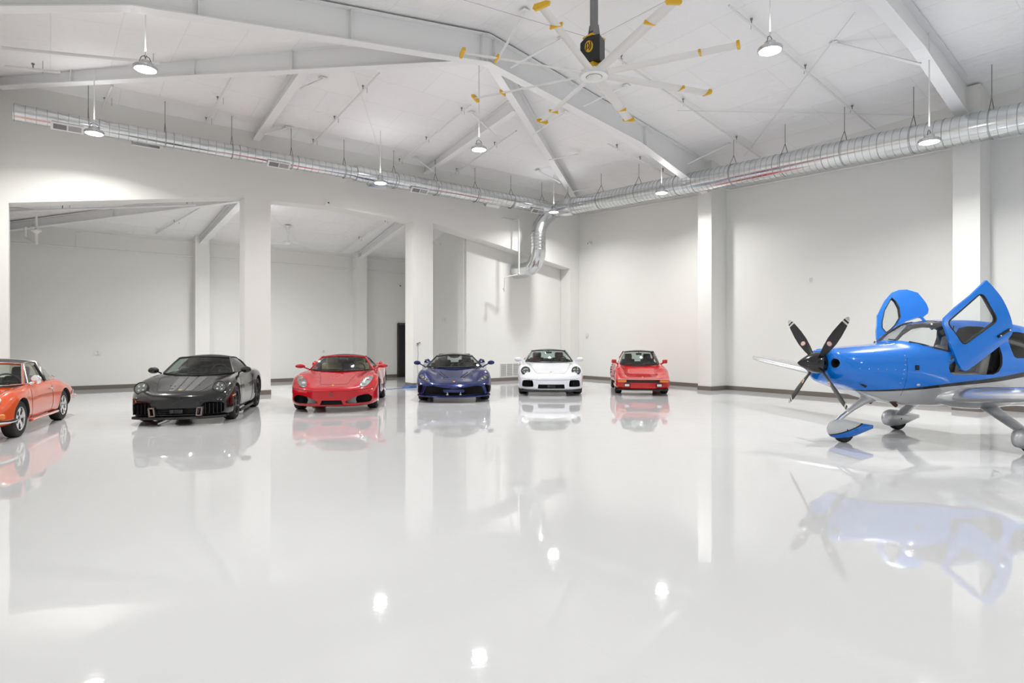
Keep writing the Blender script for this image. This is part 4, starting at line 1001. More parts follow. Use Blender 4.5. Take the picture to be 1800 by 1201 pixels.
# ---------------------------------------------------------------- dark blue supercar
def blue_f8():
    rows = [(0,.19,.60,.86,.32,.84,.40,.62,.43,.40,.425,.425),(.05,.16,.74,.92,.34,.90,.44,.66,.48,.42,.47,.47),(.2,.14,.82,.96,.37,.94,.51,.70,.55,.45,.525,.525),(.5,.10,.86,.985,.38,.96,.60,.73,.68,.46,.58,.585),
        (.9,.11,.88,.99,.44,.965,.70,.75,.80,.46,.68,.685),(1.2,.11,.87,.985,.48,.95,.74,.76,.83,.5,.745,.755),(1.6,.11,.84,.95,.50,.90,.76,.78,.84,.6,.82,.84),(2.2,.11,.84,.95,.52,.89,.78,.80,.85,.6,.86,.87),
        (2.9,.12,.87,.985,.55,.96,.84,.84,.93,.6,.93,.94),(3.5,.13,.88,.99,.58,.965,.88,.82,.97,.55,.95,.95),(4.1,.16,.86,.985,.6,.95,.86,.78,.93,.5,.92,.92),(4.45,.25,.80,.95,.62,.9,.78,.7,.86,.45,.86,.86),(4.61,.40,.72,.88,.62,.84,.72,.65,.8,.4,.81,.81)]
    P = paint('deep_blue_paint', (.008,.018,.115), .35, .2)
    c = Car('sports_car', rows, 4.61, 1.05, .42, .25, P, 'dark blue low sports car with a wide black front intake, beside the middle pillar', W=.99)
    c.carve([(-.82,.215),(-.30,.195),(.30,.195),(.82,.215),(.72,.415),(.55,.435),(.28,.385),(0,.36),(-.28,.385),(-.55,.435),(-.72,.415)], .36, 1)
    c.carve([(.86,.22),(.945,.24),(.94,.42),(.80,.45)], .70, 2, True)
    c.carve(round_poly([(.845,.66),(.90,.69),(.915,.60),(.87,.585)], 2), .75, 3, True)
    c.finish_body((.68,1.6,2.8,.30), ((1.05,.375,.64),(3.70,.39,.62)))
    # nose plaque, struts, lower splitter
    b = MB(); b.prism(box_poly(-.27,.27,.265,.345,.035), 'y', c.Y(.02), c.Y(.07)); b.build('centre_blade', P, c.root)
    for sg in (1,-1):
        b = MB(); b.prism([(sg*.14,.20),(sg*.155,.20),(sg*.19,.28),(sg*.17,.28)], 'y', c.Y(.02), c.Y(.08)); b.box((sg*.17,c.Y(.02),.215),(.05,.02,.02)); b.build('strut', M['alu'], c.root, smooth=0)
        b = MB(); b.prism([(sg*.80,.225),(sg*.815,.225),(sg*.73,.42),(sg*.70,.42)], 'y', c.Y(.24), c.Y(.34)); b.build('intake_strake', P, c.root, smooth=0)
    b = MB(); rows2 = []
    for z, e in ((.13,-.01),(.145,-.035),(.17,-.02),(.165,.3),(.135,.3)): rows2.append([(x, c.warp(x, .03)+e, z+.03*(abs(x)/.95)**4) for x in np.linspace(-.95,.95,25)])
    rows2.append(rows2[0]); b.grid(rows2); b.build('splitter', P, c.root)
    for sg in (1,-1):
        poly = [(sg*.60,.515),(sg*.68,.585),(sg*.80,.665),(sg*.875,.68),(sg*.90,.65),(sg*.88,.595),(sg*.76,.54)][::sg]
        lamp = c.skin('headlight', poly, 'f', M['reflector'], off=.004, res=.04)
        for x, z in ((.74,.575),(.81,.615)):
            h, n = c.hit(sg*x, z, 'f'); b = MB(); b.sphere(h, .028, 12, 8, (1,.5,1)); b.build('projector', M['lens'], lamp)
        c.skin('cover_glass', poly, 'f', M['cglass'], lamp, off=.012, res=.04, thick=.002)
    c.seam([(.52,1.38),(.42,1.0),(.30,.55),(.25,.42)], 't'); c.seam([(-.25,.42),(0,.40),(.25,.42)], 't', mirror=False)
    for sg in (1,-1):
        c.skin('bonnet_vent', [(sg*.22,.60),(sg*.27,.60),(sg*.40,.95),(sg*.38,.95)][::sg], 't', M['mblack'], off=.003)
        b = MB(); h0, _ = c.hit(sg*.18, .62, 't'); h1, _ = c.hit(sg*.36, 1.1, 't'); b.tube([h0+Vector((0,0,.0)), h0.lerp(h1,.5)+Vector((0,0,.012)), h1], .016, 8); b.build('bonnet_ridge', P, c.root)
    c.skin('badge', ell(0, .19, .028, .035, 12), 't', M['yellow'], off=.006, res=.05)
    C = dict(wb=(1.40,.835), wk=(.78,1.85,.85), hb=(2.15,1.165), hk=(.52,2.25,1.12), rb=(2.75,1.185), rk=(.52,2.78,1.11), eb=(3.1,1.08), ek=(.62,3.05,.98), bbase=(.80,2.78,.88), trim=M['mblack'])
    A, H, R, E = c.cabin(C, M['black'], M['dglass'], 'glass')
    c.mirror(1.05, 1.80, .955, P, .10, .06, ((-.24,-.12),))
    c.dash(.68, 1.6, 2.0, .84); c.steering(.36, 2.05, .86)
    for x in (-.35,.35): c.seat(x, 2.55, M['greyl'] if False else M['blackl'], .22, 1.12, .48)
    for sg in (1,-1):
        b = MB(); b.tube([(sg*.54, c.Y(2.5), 1.0), (sg*.55, c.Y(2.55), .78)], .02, 6); b.build('seat_belt', M['redf'], c.root)
        b = MB(); b.tube([(sg*.72,c.Y(2.95),.90),(sg*.80,c.Y(3.05),1.0),(sg*.88,c.Y(3.15),.98),(sg*.93,c.Y(3.3),.86)], .035, 8); b.build('rear_haunch', P, c.root)
    b = MB(); b.prism([(-.17,1.16),(.17,1.16),(.12,1.09),(.0,1.075),(-.12,1.09)], 'y', c.Y(2.1), c.Y(2.14)); b.build('rear_view_mirror', M['mblack'], c.root, smooth=0)
    c.wheels(1.05, 3.70, .955, .975, .335, .35, .245, .305, .262, 'split', M['gun'], 5)
    for sg in (1,-1): b = MB(); b.lathe([(0,0),(.07,0),(.07,.02),(0,.02)], 20, Matrix.Translation((sg*.7, c.Y(4.6), .8)), 'y'); b.build('tail_light', M['redf'], c.root)
    return c
blue_f8().place(15.5, -1.50, -5.2, (.95,.95,.97))

# ---------------------------------------------------------------- red slant-nose classic
def slant():
    rows = [(0,.23,.60,.80,.34,.79,.43,.66,.475,.4,.475,.475),(.05,.18,.66,.84,.35,.83,.45,.68,.50,.4,.50,.50),(.3,.16,.70,.86,.38,.85,.54,.68,.585,.42,.55,.55),(.6,.15,.72,.875,.42,.865,.61,.68,.68,.44,.60,.60),(.9,.16,.74,.885,.48,.87,.70,.68,.78,.46,.69,.69),
        (1.25,.18,.72,.86,.52,.83,.76,.67,.85,.5,.79,.80),(1.7,.2,.70,.83,.54,.80,.80,.70,.88,.6,.87,.87),(2.3,.2,.70,.83,.54,.80,.80,.70,.89,.6,.89,.89),(2.8,.2,.74,.93,.54,.89,.80,.72,.89,.55,.90,.91),
        (3.3,.2,.76,.95,.56,.90,.78,.70,.87,.5,.88,.89),(3.8,.25,.70,.90,.58,.85,.70,.60,.76,.45,.77,.78),(4.15,.3,.62,.82,.56,.76,.62,.5,.65,.4,.65,.65),(4.29,.38,.55,.74,.54,.68,.58,.5,.6,.4,.6,.6)]
    P = paint('warm_red_paint', (.50,.012,.012), 0, .25)
    c = Car('classic_sports_car', rows, 4.29, .92, .16, .25, P, 'red slant-nosed classic sports car with amber lamps, nearest the right wall', W=.92)
    c.finish_body((.62,1.45,3.15,.36), ((.92,.355,.58),(3.19,.37,.60)))
    # bumper beam with lamps
    b = MB(); b.prism([(-.80,.47),(.80,.47),(.80,.49),(-.80,.49)], 'y', c.Y(-.03), c.Y(.04)); b.build('bumper_strip', mat('pale_strip', (.75,.42,.38), .3, .2, noise=.05), c.root, smooth=0)
    b = MB(); b.box((0, c.Y(-.005), .41), (1.02,.03,.06), None, .008); b.build('bumper_insert', M['mblack'], c.root)
    for sg in (1,-1):
        b = MB(); b.box((sg*.65, c.Y(.01), .425), (.27,.05,.075), (0,0,sg*.10), .012); b.build('indicator', M['amber'], c.root)
        b = MB(); b.box((sg*.50, c.Y(.0), .305), (.18,.06,.095), None, .02); f = b.build('fog_lamp', M['black'], c.root)
        b = MB(); b.box((sg*.50, c.Y(-.035), .305), (.145,.02,.07), None, .015); b.build('fog_lens', M['lens'], f)
        c.seam([(.50,.44),(.74,.44),(.74,.80),(.50,.80)], 't', mirror=False, closed=True, name='pop_up_lamp_gap') if sg > 0 else c.seam([(-.50,.44),(-.74,.44),(-.74,.80),(-.50,.80)], 't', mirror=False, closed=True, name='pop_up_lamp_gap')
    b = MB(); b.box((0, c.Y(.02), .265), (.80,.04,.12), None, .02); b.build('lower_panel', P, c.root)
    b = MB(); rows2 = []
    for z, e in ((.15,-.01),(.155,-.045),(.19,-.03),(.185,.2),(.155,.2)): rows2.append([(x, c.warp(x, .03)+e, z) for x in np.linspace(-.80,.80,21)])
    rows2.append(rows2[0]); b.grid(rows2); b.build('splitter', M['mblack'], c.root)
    c.seam([(.50,1.28),(.44,.8),(.36,.4),(.34,.12)], 't'); c.seam([(1.30,.86),(1.36,.5),(1.40,.24)], 'x'); c.seam([(2.32,.86),(2.36,.5),(2.25,.24)], 'x')
    c.skin('bonnet_vent', [(-.30,1.22),(.16,1.22),(.18,1.30),(-.32,1.30)], 't', M['mblack'], off=.004)
    c.badge(.17, mat('crest_gold2', (.8,.55,.3), .3, .6), .05, .07)
    for sg in (1,-1):
        for k in range(4): c.skin('side_vent', [(2.72,.52+.085*k),(2.90,.53+.085*k),(2.90,.575+.085*k),(2.72,.565+.085*k)], '+x' if sg > 0 else '-x', M['mblack'], off=.004)
        b = MB(); b.box((sg*.84, c.Y(2.05), .20), (.05,1.3,.06), None, .015); b.build('side_skirt', P, c.root)
    C = dict(wb=(1.30,.84), wk=(.66,1.46,.86), hb=(1.72,1.265), hk=(.51,1.80,1.235), rb=(2.45,1.29), rk=(.50,2.48,1.22), eb=(3.15,.92), ek=(.58,3.05,.90), bbase=(.68,2.45,.89), trim=M['mblack'])
    A, H, R, E = c.cabin(C, M['black'], mat('maroon_roof', (.16,.02,.025), .25, coat=1, noise=.03), 'glass')
    for sg in (1,-1):
        b = MB(); b.box((sg*.86, c.Y(1.55), .945), (.17,.09,.12), None, .03); b.tube([(sg*.80,c.Y(1.56),.90),(sg*.70,c.Y(1.56),.85)], .03, 6); o = b.build('mirror', P, c.root)
        b = MB(); b.tube([(sg*.50,c.Y(2.48),1.22),(sg*.60,c.Y(2.75),1.05),(sg*.60,c.Y(3.05),.90)], .04, 8); b.build('rear_pillar', P, c.root)
    c.dash(.60, 1.42, 1.68, .85); c.steering(.34, 1.75, .88)
    for x in (-.33,.33): c.seat(x, 2.25, M['blackl'], .30, 1.10)
    b = MB(); b.box((0, c.Y(1.85), 1.17), (.20,.04,.06), None, .015); b.tube([(0,c.Y(1.85),1.19),(0,c.Y(1.78),1.25)], .012, 6); b.build('rear_view_mirror', M['black'], c.root)
    b = MB(); b.tube([tuple(A[4]+Vector((0,-.03,.02))), tuple(A[9]+Vector((0,-.01,.03)))], .009, 5); b.tube([tuple(A[10]+Vector((0,-.03,.02))), tuple(A[15]+Vector((0,-.01,.03)))], .009, 5); b.build('wiper', M['mblack'], c.root)
    c.wheels(.92, 3.19, .86, .92, .315, .325, .225, .285, .21, 'fuchs', M['alu'])
    return c
slant().place(17.35, 3.74, 8, (.87,.95,.955))

# ---------------------------------------------------------------- orange classic with roll hoop
def targa():
    rows = [(0,.30,.5,.68,.42,.66,.50,.55,.53,.4,.53,.53),(.1,.25,.6,.76,.42,.74,.56,.60,.62,.42,.58,.58),(.3,.22,.66,.80,.46,.78,.66,.64,.74,.42,.63,.63),(.6,.22,.70,.82,.50,.80,.74,.65,.815,.44,.68,.68),(1.0,.22,.70,.82,.52,.80,.77,.65,.845,.48,.75,.76),
        (1.3,.22,.70,.80,.55,.77,.80,.66,.86,.55,.82,.83),(1.7,.22,.70,.80,.56,.78,.80,.70,.88,.6,.87,.87),(2.5,.22,.70,.80,.56,.78,.80,.70,.89,.6,.89,.89),(3.0,.22,.72,.825,.56,.80,.78,.68,.88,.55,.91,.94),
        (3.4,.24,.72,.825,.56,.79,.74,.64,.82,.5,.86,.88),(3.8,.28,.66,.80,.58,.76,.68,.58,.72,.45,.76,.77),(4.08,.34,.58,.74,.56,.70,.60,.5,.62,.4,.62,.62),(4.16,.42,.5,.66,.54,.62,.56,.5,.57,.4,.57,.57)]
    P = paint('orange_car_paint', (.72,.10,.025), 0, .25)
    c = Car('classic_sports_car', rows, 4.16, .86, .28, .25, P, 'orange classic sports car with a steel roll hoop, at the left edge', W=.82)
    c.finish_body((.60,1.40,3.0,.36), ((.86,.35,.58),(3.13,.35,.58)))
    C = dict(wb=(1.28,.85), wk=(.64,1.42,.87), hb=(1.72,1.265), hk=(.52,1.78,1.235), rb=(2.42,1.30), rk=(.51,2.45,1.245), eb=(3.20,.95), ek=(.60,3.0,.92), bbase=(.67,2.30,.89), trim=M['chrome'])
    roof = mat('black_vinyl_top', (.02,.02,.02), .6, bump=.2, bscale=300)
    A, H, R, E = c.cabin(C, P, roof, 'glass')
    # bright windscreen surround
    b = MB(); b.tube(A + [A[-1].lerp(H[-1], t) for t in (.3,.6,.9)] + H[::-1] + [H[0].lerp(A[0], t) for t in (.1,.4,.7)], .012, 6, closed=True)
    o = b.build('windshield_trim', M['chrome'], c.root)
    for v in o.data.vertices: v.co.y -= .022; v.co.z += .012
    # brushed steel hoop
    hoop0 = c.curve((2.40,1.31), (.53,2.42,1.25)); hoop1 = c.curve((2.62,1.285), (.53,2.62,1.20))
    steel = mat('brushed_steel_hoop', (.62,.61,.60), .3, 1.0, noise=.06, nscale=30)
    rows3 = [[Vector((-.70,c.Y(2.26),.88))]+[p+Vector((0,0,.012)) for p in hoop0]+[Vector((.70,c.Y(2.26),.88))], [Vector((-.70,c.Y(2.60),.88))]+[p+Vector((0,0,.012)) for p in hoop1]+[Vector((.70,c.Y(2.60),.88))]]
    c.patch('roll_hoop', rows3, steel, thick=.03)
    for sg in (1,-1):
        lo = [Vector((sg*.70,c.Y(2.60),.89)), Vector((sg*.66,c.Y(3.08),.90))]; hi = [Vector((sg*.53,c.Y(2.62),1.20)), Vector((sg*.60,c.Y(3.04),.92))]
        c.patch('rear_side_glass', c.ruled(lo, hi, 3), M['glass'], thick=0)
        b = MB(); b.tube([(sg*.70,c.Y(2.58),.90),(sg*.67,c.Y(3.08),.905),(sg*.60,c.Y(3.10),.95)], .012, 6); b.tube([(sg*.665,c.Y(1.44),.885),(sg*.70,c.Y(2.26),.895)], .010, 6)
        b.tube([(sg*.655,c.Y(1.60),.89),(sg*.535,c.Y(1.80),1.225)], .011, 6); b.build('bright_trim', M['chrome'], c.root)
        b = MB(); b.box((sg*.64,c.Y(2.27),1.05),(.03,.06,.36),(0,sg*-.45,0),.01); b.build('pillar_lining', M['mblack'], c.root)
    # doors, sill, handle
    c.seam([(1.36,.86),(1.34,.6),(1.38,.30),(1.5,.26),(2.3,.26),(2.42,.36),(2.44,.6),(2.42,.88)], 'x')
    for sg in (1,-1):
        b = MB(); b.box((sg*.80, c.Y(1.98), .235), (.05,1.45,.05), None, .012); s_ = b.build('sill', P, c.root)
        b = MB(); b.box((sg*.828, c.Y(1.98), .245), (.012,1.40,.016)); b.build('sill_strip', M['chrome'], s_, smooth=0)
        h, n = c.hit(2.30, .73, '+x' if sg > 0 else '-x')
        b = MB(); b.box(h+n*.02, (.03,.11,.022), None, .008); b.sphere(h+n*.018+Vector((0,.055,-.004)), .02, 8, 6); b.build('door_handle', M['chrome'], c.root)
        b = MB(); b.sphere((sg*.80, c.Y(1.52), .955), 1, 20, 14, (.085,.035,.085)); b.tube([(sg*.79,c.Y(1.52),.92),(sg*.72,c.Y(1.47),.875)], .022, 8); b.build('mirror', M['chrome'], c.root)
        # lamps and bumpers
        b = MB(); b.box((sg*.68, c.Y(.17), .425), (.22,.10,.085), (0,0,sg*.55), .02); b.build('indicator', M['amber'], c.root)
        b = MB(); b.box((sg*.60, c.Y(4.02), .56), (.25,.12,.10), (0,0,-sg*.5), .03); b.build('tail_light', mat('tail_orange', (.5,.05,.02), .2, coat=.5), c.root)
        b = MB(); b.tube([(sg*.80,c.Y(3.75),.44),(sg*.78,c.Y(3.98),.45),(sg*.64,c.Y(4.17),.46),(sg*.2,c.Y(4.24),.46),(0,c.Y(4.25),.46)], .035, 10); b.tube([(sg*.66,c.Y(4.16),.39),(sg*.66,c.Y(4.20),.56)], .04, 8); b.build('rear_bumper', M['chrome'], c.root)
        b = MB(); b.tube([(sg*.82,c.Y(.50),.33),(sg*.80,c.Y(.30),.33),(sg*.66,c.Y(.08),.34),(sg*.3,c.Y(-.05),.34),(0,c.Y(-.07),.34)], .03, 10); b.build('front_bumper', M['chrome'], c.root)
        b = MB(); b.tube([(sg*.835,c.Y(.52),.345),(sg*.825,c.Y(.30),.345),(sg*.70,c.Y(.06),.355),(0,c.Y(-.10),.355)], .013, 6); b.build('bumper_rubber', M['mblack'], c.root)
    c.round_light(.60, .66, .105, M['chrome'], .3, M['lens'], False)
    c.seam([(.50,1.22),(.42,.8),(.34,.4),(.30,.14)], 't')
    c.dash(.58, 1.38, 1.62, .86); c.steering(.34, 1.70, .90)
    for x in (-.33,.33): c.seat(x, 2.15, M['blackl'], .30, 1.10)
    b = MB(); b.tube([tuple(A[3]+Vector((0,-.03,.03))), tuple(A[8]+Vector((0,0,.07)))], .009, 5); b.tube([tuple(A[9]+Vector((0,-.03,.03))), tuple(A[14]+Vector((0,0,.07)))], .009, 5); b.build('wiper', M['mblack'], c.root)
    c.wheels(.86, 3.13, .785, .79, .315, .315, .185, .19, .205, 'fuchs', mat('polished_alloy', (.70,.70,.70), .2, 1.0, noise=.08))
    return c
targa().place(9.14, -8.44, -23, (.95,.98,.90))
# ================================================================ light airplane
def airplane():
    root = empty('airplane', (9.34, 4.02, 0), math.radians(-117.1), 'blue and silver light propeller airplane with both doors raised', 'airplane')
    S = lambda s: s - .58            # s = distance behind the propeller disc
    blue = (.0, .19, .76); silver = (.60,.61,.63)
    BL = paint('airplane_blue', blue, 0, .22); SV = paint('airplane_silver', silver, .75, .3); IN = M['dark']
    def livery(name, pts, th0, th1, a0, a1):
        # blue above a sweeping line, black band below it, silver underneath (object coordinates)
        m = paint(name, silver, 0, .25); nt = m.node_tree; b = nt.nodes['Principled BSDF']
        tc = nt.nodes.new('ShaderNodeTexCoord'); sp = nt.nodes.new('ShaderNodeSeparateXYZ'); nt.links.new(tc.outputs['Object'], sp.inputs[0])
        mr = nt.nodes.new('ShaderNodeMapRange'); mr.inputs['From Min'].default_value = a0; mr.inputs['From Max'].default_value = a1; nt.links.new(sp.outputs['Y'], mr.inputs['Value'])
        fc = nt.nodes.new('ShaderNodeFloatCurve'); cv = fc.mapping.curves[0]
        cv.points[0].location = ((pts[0][0]-a0)/(a1-a0), pts[0][1]/2); cv.points[-1].location = ((pts[-1][0]-a0)/(a1-a0), pts[-1][1]/2)
        for p in pts[1:-1]: cv.points.new((p[0]-a0)/(a1-a0), p[1]/2)
        fc.mapping.update(); nt.links.new(mr.outputs[0], fc.inputs['Value'])
        z2 = nt.nodes.new('ShaderNodeMath'); z2.operation = 'MULTIPLY'; z2.inputs[1].default_value = .5; nt.links.new(sp.outputs['Z'], z2.inputs[0])
        g = nt.nodes.new('ShaderNodeMath'); g.operation = 'GREATER_THAN'; nt.links.new(z2.outputs[0], g.inputs[0]); nt.links.new(fc.outputs[0], g.inputs[1])
        th = nt.nodes.new('ShaderNodeMapRange'); th.inputs['To Min'].default_value = th0/2; th.inputs['To Max'].default_value = th1/2; nt.links.new(mr.outputs[0], th.inputs['Value'])
        lo = nt.nodes.new('ShaderNodeMath'); lo.operation = 'SUBTRACT'; nt.links.new(fc.outputs[0], lo.inputs[0]); nt.links.new(th.outputs[0], lo.inputs[1])
        g2 = nt.nodes.new('ShaderNodeMath'); g2.operation = 'GREATER_THAN'; nt.links.new(z2.outputs[0], g2.inputs[0]); nt.links.new(lo.outputs[0], g2.inputs[1])
        m1 = nt.nodes.new('ShaderNodeMix'); m1.data_type = 'RGBA'; m1.inputs['A'].default_value = (*silver,1); m1.inputs['B'].default_value = (.01,.01,.01,1); nt.links.new(g2.outputs[0], m1.inputs['Factor'])
        m2 = nt.nodes.new('ShaderNodeMix'); m2.data_type = 'RGBA'; nt.links.new(m1.outputs['Result'], m2.inputs['A']); m2.inputs['B'].default_value = (*blue,1); nt.links.new(g.outputs[0], m2.inputs['Factor'])
        nt.links.new(m2.outputs['Result'], b.inputs['Base Color'])
        me = nt.nodes.new('ShaderNodeMath'); me.operation = 'MULTIPLY_ADD'; me.inputs[1].default_value = -.6; me.inputs[2].default_value = .6; nt.links.new(g2.outputs[0], me.inputs[0]); nt.links.new(me.outputs[0], b.inputs['Metallic'])
        return m
    LV = livery('airplane_livery', [(S(-.3),.78),(S(.1),.80),(S(.72),.805),(S(1.3),.84),(S(1.89),.905),(S(2.63),.98),(S(3.24),1.07),(S(5),1.2),(S(7),1.25)], .0, .16, S(-.3), S(7))
    rows = [(.20,.95,.15,.97,.31,1.14,.26,1.29,.14,1.345,1.355),(.225,.915,.19,.94,.37,1.135,.32,1.30,.17,1.37,1.38),(.27,.885,.22,.92,.41,1.13,.36,1.31,.18,1.385,1.395),(.38,.85,.26,.90,.46,1.12,.40,1.31,.20,1.395,1.41),
        (.9,.665,.30,.75,.53,1.08,.47,1.32,.24,1.43,1.45),(1.30,.575,.32,.68,.56,1.06,.52,1.335,.28,1.46,1.495),(1.55,.55,.34,.66,.58,1.06,.54,1.36,.33,1.60,1.655),(1.72,.545,.35,.655,.592,1.06,.552,1.375,.35,1.68,1.74),(1.82,.54,.36,.65,.60,1.06,.56,1.38,.36,1.73,1.79),
        (2.3,.53,.37,.64,.615,1.06,.57,1.39,.38,1.775,1.84),(3.2,.50,.36,.62,.60,1.08,.54,1.39,.36,1.73,1.795),(3.9,.52,.3,.62,.54,1.10,.47,1.37,.28,1.62,1.68),(4.8,.66,.22,.75,.40,1.12,.33,1.32,.18,1.48,1.53),
        (5.8,.85,.12,.90,.24,1.15,.18,1.28,.10,1.38,1.41),(6.5,.98,.06,1.0,.12,1.15,.1,1.24,.05,1.3,1.32)]
    xs = [r[0] for r in rows]; cols = list(zip(*[r[1:] for r in rows]))
    def ring(s, sh=0.0):
        zb,wb,zbs,w,zc,ws,zs,wt,zts,zt = [float(pchip(xs, c, s)) for c in cols]
        P = [(0,zb+sh),(wb,zbs*.35+zb*.65+sh),(w*.86,lerp(zb,zc,.45)),(w-sh,zc),(ws-sh,zs),(wt-sh*.7,zts-sh*.7),(wt*.5,lerp(zts,zt,.75)-sh),(0,zt-sh)]
        if sh: P[1] = (wb-sh, P[1][1]); P[2] = (w*.86-sh, P[2][1])
        Q = [(-P[1][0],P[1][1])]+P+[(-P[-2][0],P[-2][1])]
        H = catmull(Q, 5)[5:-5]; full = H+[(-x,z) for x, z in H[1:-1]][::-1]
        return [(x, S(s), z) for x, z in full]
    ss = [.20,.21,.225,.25,.28,.33] + list(np.arange(.4,4.0,.07)) + list(np.arange(4.0,6.51,.2))
    def shell_bm(a, b2, sh):
        b = MB(); b.loft([ring(s, sh) for s in (ss if a is None else np.linspace(a, b2, 45))]); bmesh.ops.recalc_face_normals(b.bm, faces=b.bm.faces); return b
    WS = [(1.33,1.53),(1.40,1.495),(1.50,1.455),(1.65,1.405),(1.84,1.36),(1.88,1.45),(1.97,1.62),(2.02,1.73),(1.98,1.95),(1.0,1.95),(1.0,1.55)]
    DR = [(1.88,1.02),(1.82,1.05),(1.79,1.11),(1.80,1.20),(1.90,1.42),(2.02,1.60),(2.14,1.695),(2.30,1.725),(2.55,1.72),(2.66,1.68),(2.71,1.56),(2.72,1.30),(2.69,1.15),(2.63,1.06),(2.54,1.02)]
    DW = round_poly([(1.95,1.325),(2.02,1.48),(2.14,1.62),(2.28,1.665),(2.58,1.665),(2.70,1.60),(2.74,1.46),(2.72,1.34),(2.66,1.305),(2.3,1.30),(2.0,1.30)], 2)
    RW = round_poly([(2.93,1.28),(2.92,1.50),(3.0,1.62),(3.2,1.64),(3.6,1.56),(3.86,1.44),(3.9,1.38),(3.8,1.31),(3.4,1.26),(3.05,1.255)], 2)
    pp = lambda poly: [(S(a), z) for a, z in poly]
    # hollow fuselage with openings
    ob = shell_bm(None, None, 0); bvh = BVHTree.FromBMesh(ob.bm)
    fus = ob.build('fuselage', LV, root, smooth=50)
    inner = shell_bm(1.36, 4.3, .035).bm; boolean(fus, inner, cmat=mat('cabin_lining', (.12,.12,.12), .8, noise=.05))
    c = MB(); c.prism(pp(WS), 'x', -1, 1); boolean(fus, c.bm, cmat=M['mblack'])
    c = MB(); c.prism(pp(DR), 'x', .28, 1); c.prism(pp(DR), 'x', -1, -.28); boolean(fus, c.bm, cmat=M['mblack'])
    c = MB(); c.prism(pp(RW), 'x', .2, 1); c.prism(pp(RW), 'x', -1, -.2); boolean(fus, c.bm, cmat=M['mblack'])
    # cooling inlets
    c = MB()
    for sg in (1,-1): c.lathe([(.066,.10),(.066,.52)], 24, Matrix.Translation((sg*.285, S(0), 1.19)) @ Matrix.Diagonal((1.15,1,1,1)), 'y')
    boolean(fus, c.bm, cmat=M['mblack'])
    def shell_piece(name, poly, a, b2, sh0, sh1, m, par, x0=-1, x1=1, ss_=None):
        t = shell_bm(a, b2, sh0); o = t.build(name, m, root, smooth=50)
        boolean(o, shell_bm(a-.1, b2+.1, sh1).bm, cmat=m[0] if isinstance(m, list) else m)
        c = MB(); c.prism(pp(poly), 'x', x0, x1); boolean(o, c.bm, 'INTERSECT', cmat=m)
        if par is not root: o.parent = par
        return o
    shell_piece('windshield', WS, 1.1, 2.2, .004, .012, M['cglass'], root)
    # black mask and centre post of the windshield
    b = MB()
    pts = []
    for a, z in WS[:5]:
        h = bvh.ray_cast(Vector((3, S(a), z)), Vector((-1,0,0)))
        if h[0] is not None: pts.append(h[0]+Vector((.004,0,0)))
    b.tube(pts, .014, 6); b.tube([Vector((-p.x, p.y, p.z)) for p in pts], .014, 6)
    for sg in (1,-1):
        q = []
        for a in np.linspace(1.36, 2.0, 9):
            h = bvh.ray_cast(Vector((sg*(.20+.02*a), S(a), 3)), Vector((0,0,-1))); q.append(h[0]+Vector((0,0,-.004)))
        if sg < 0: b.tube(q, .016, 6)
    b.build('windshield_frame', M['gun'], root)
    for sg in (1,-1): shell_piece('rear_window', RW, 2.7, 4.2, .006, .016, M['dglass'], root, min(sg*.2, sg*1), max(sg*.2, sg*1))
    # doors: curved panels swung forward and up on their front hinges
    DPN = [(1.90,.86),(1.83,.88),(1.79,.95),(1.80,1.06),(1.89,1.28),(2.03,1.48),(2.08,1.55),(2.16,1.59),(2.4,1.60),(2.72,1.59),(3.06,1.60),(2.98,1.33),(2.87,1.05),(2.81,.90),(2.76,.83),(2.67,.80),(2.4,.82)]
    DPF = [(1.92,.86),(1.84,.90),(1.81,.99),(1.84,1.12),(1.90,1.30),(1.97,1.50),(2.04,1.58),(2.2,1.60),(2.5,1.61),(2.75,1.60),(2.86,1.55),(2.95,1.45),(2.98,1.32),(2.95,1.05),(2.90,.90),(2.84,.83),(2.82,.80),(2.4,.82)]
    DWp = []
    cw = [(2.12,1.535),(2.84,1.535),(2.67,1.14),(2.03,1.19)]
    for i, q in enumerate(cw):
        pr, nx = Vector(cw[i-1]), Vector(cw[(i+1)%4]); q = Vector(q); a_ = q+(pr-q).normalized()*.07; c_ = q+(nx-q).normalized()*.07
        for t in (0,.33,.67,1): DWp.append(tuple(a_.lerp(q,t).lerp(q.lerp(c_,t),t)))
    def curved(o, sg):
        for v in o.data.vertices:
            z = v.co.z; v.co.x = sg*(v.co.x + .60 - .20*max(0,(z-1.0)/.62)**2 - .04*max(0,(1.0-z)/.2)**2 - .03*(v.co.y-S(2.4))**2)
    def slab(name, poly, x0, x1, m, par, res=.06):
        t = MB(); t.prism(pp(poly), 'x', x0, x1); bm = t.bm
        bmesh.ops.triangulate(bm, faces=bm.faces[:])
        for k in np.arange(.82, 1.62, res): bmesh.ops.bisect_plane(bm, geom=bm.verts[:]+bm.edges[:]+bm.faces[:], plane_co=(0,0,k), plane_no=(0,0,1), dist=1e-5)
        for k in np.arange(1.8, 3.05, .15): bmesh.ops.bisect_plane(bm, geom=bm.verts[:]+bm.edges[:]+bm.faces[:], plane_co=(0,S(k),0), plane_no=(0,1,0), dist=1e-5)
        return t.build(name, m, par, smooth=40)
    # near door
    d = slab('door', DPN, -.02, .02, BL, root)
    c = MB(); c.prism(pp(DWp), 'x', -.5, .5); boolean(d, c.bm, cmat=M['mblack'])
    g = slab('door_window', DWp, .004, .012, M['cglass'], root)
    t = MB(); t.tube([(.021, S(a), z) for a, z in DWp], .009, 6, closed=True); t.tube([(-.021, S(a), z) for a, z in DWp], .009, 6, closed=True); sl = t.build('window_seal', M['mblack'], root)
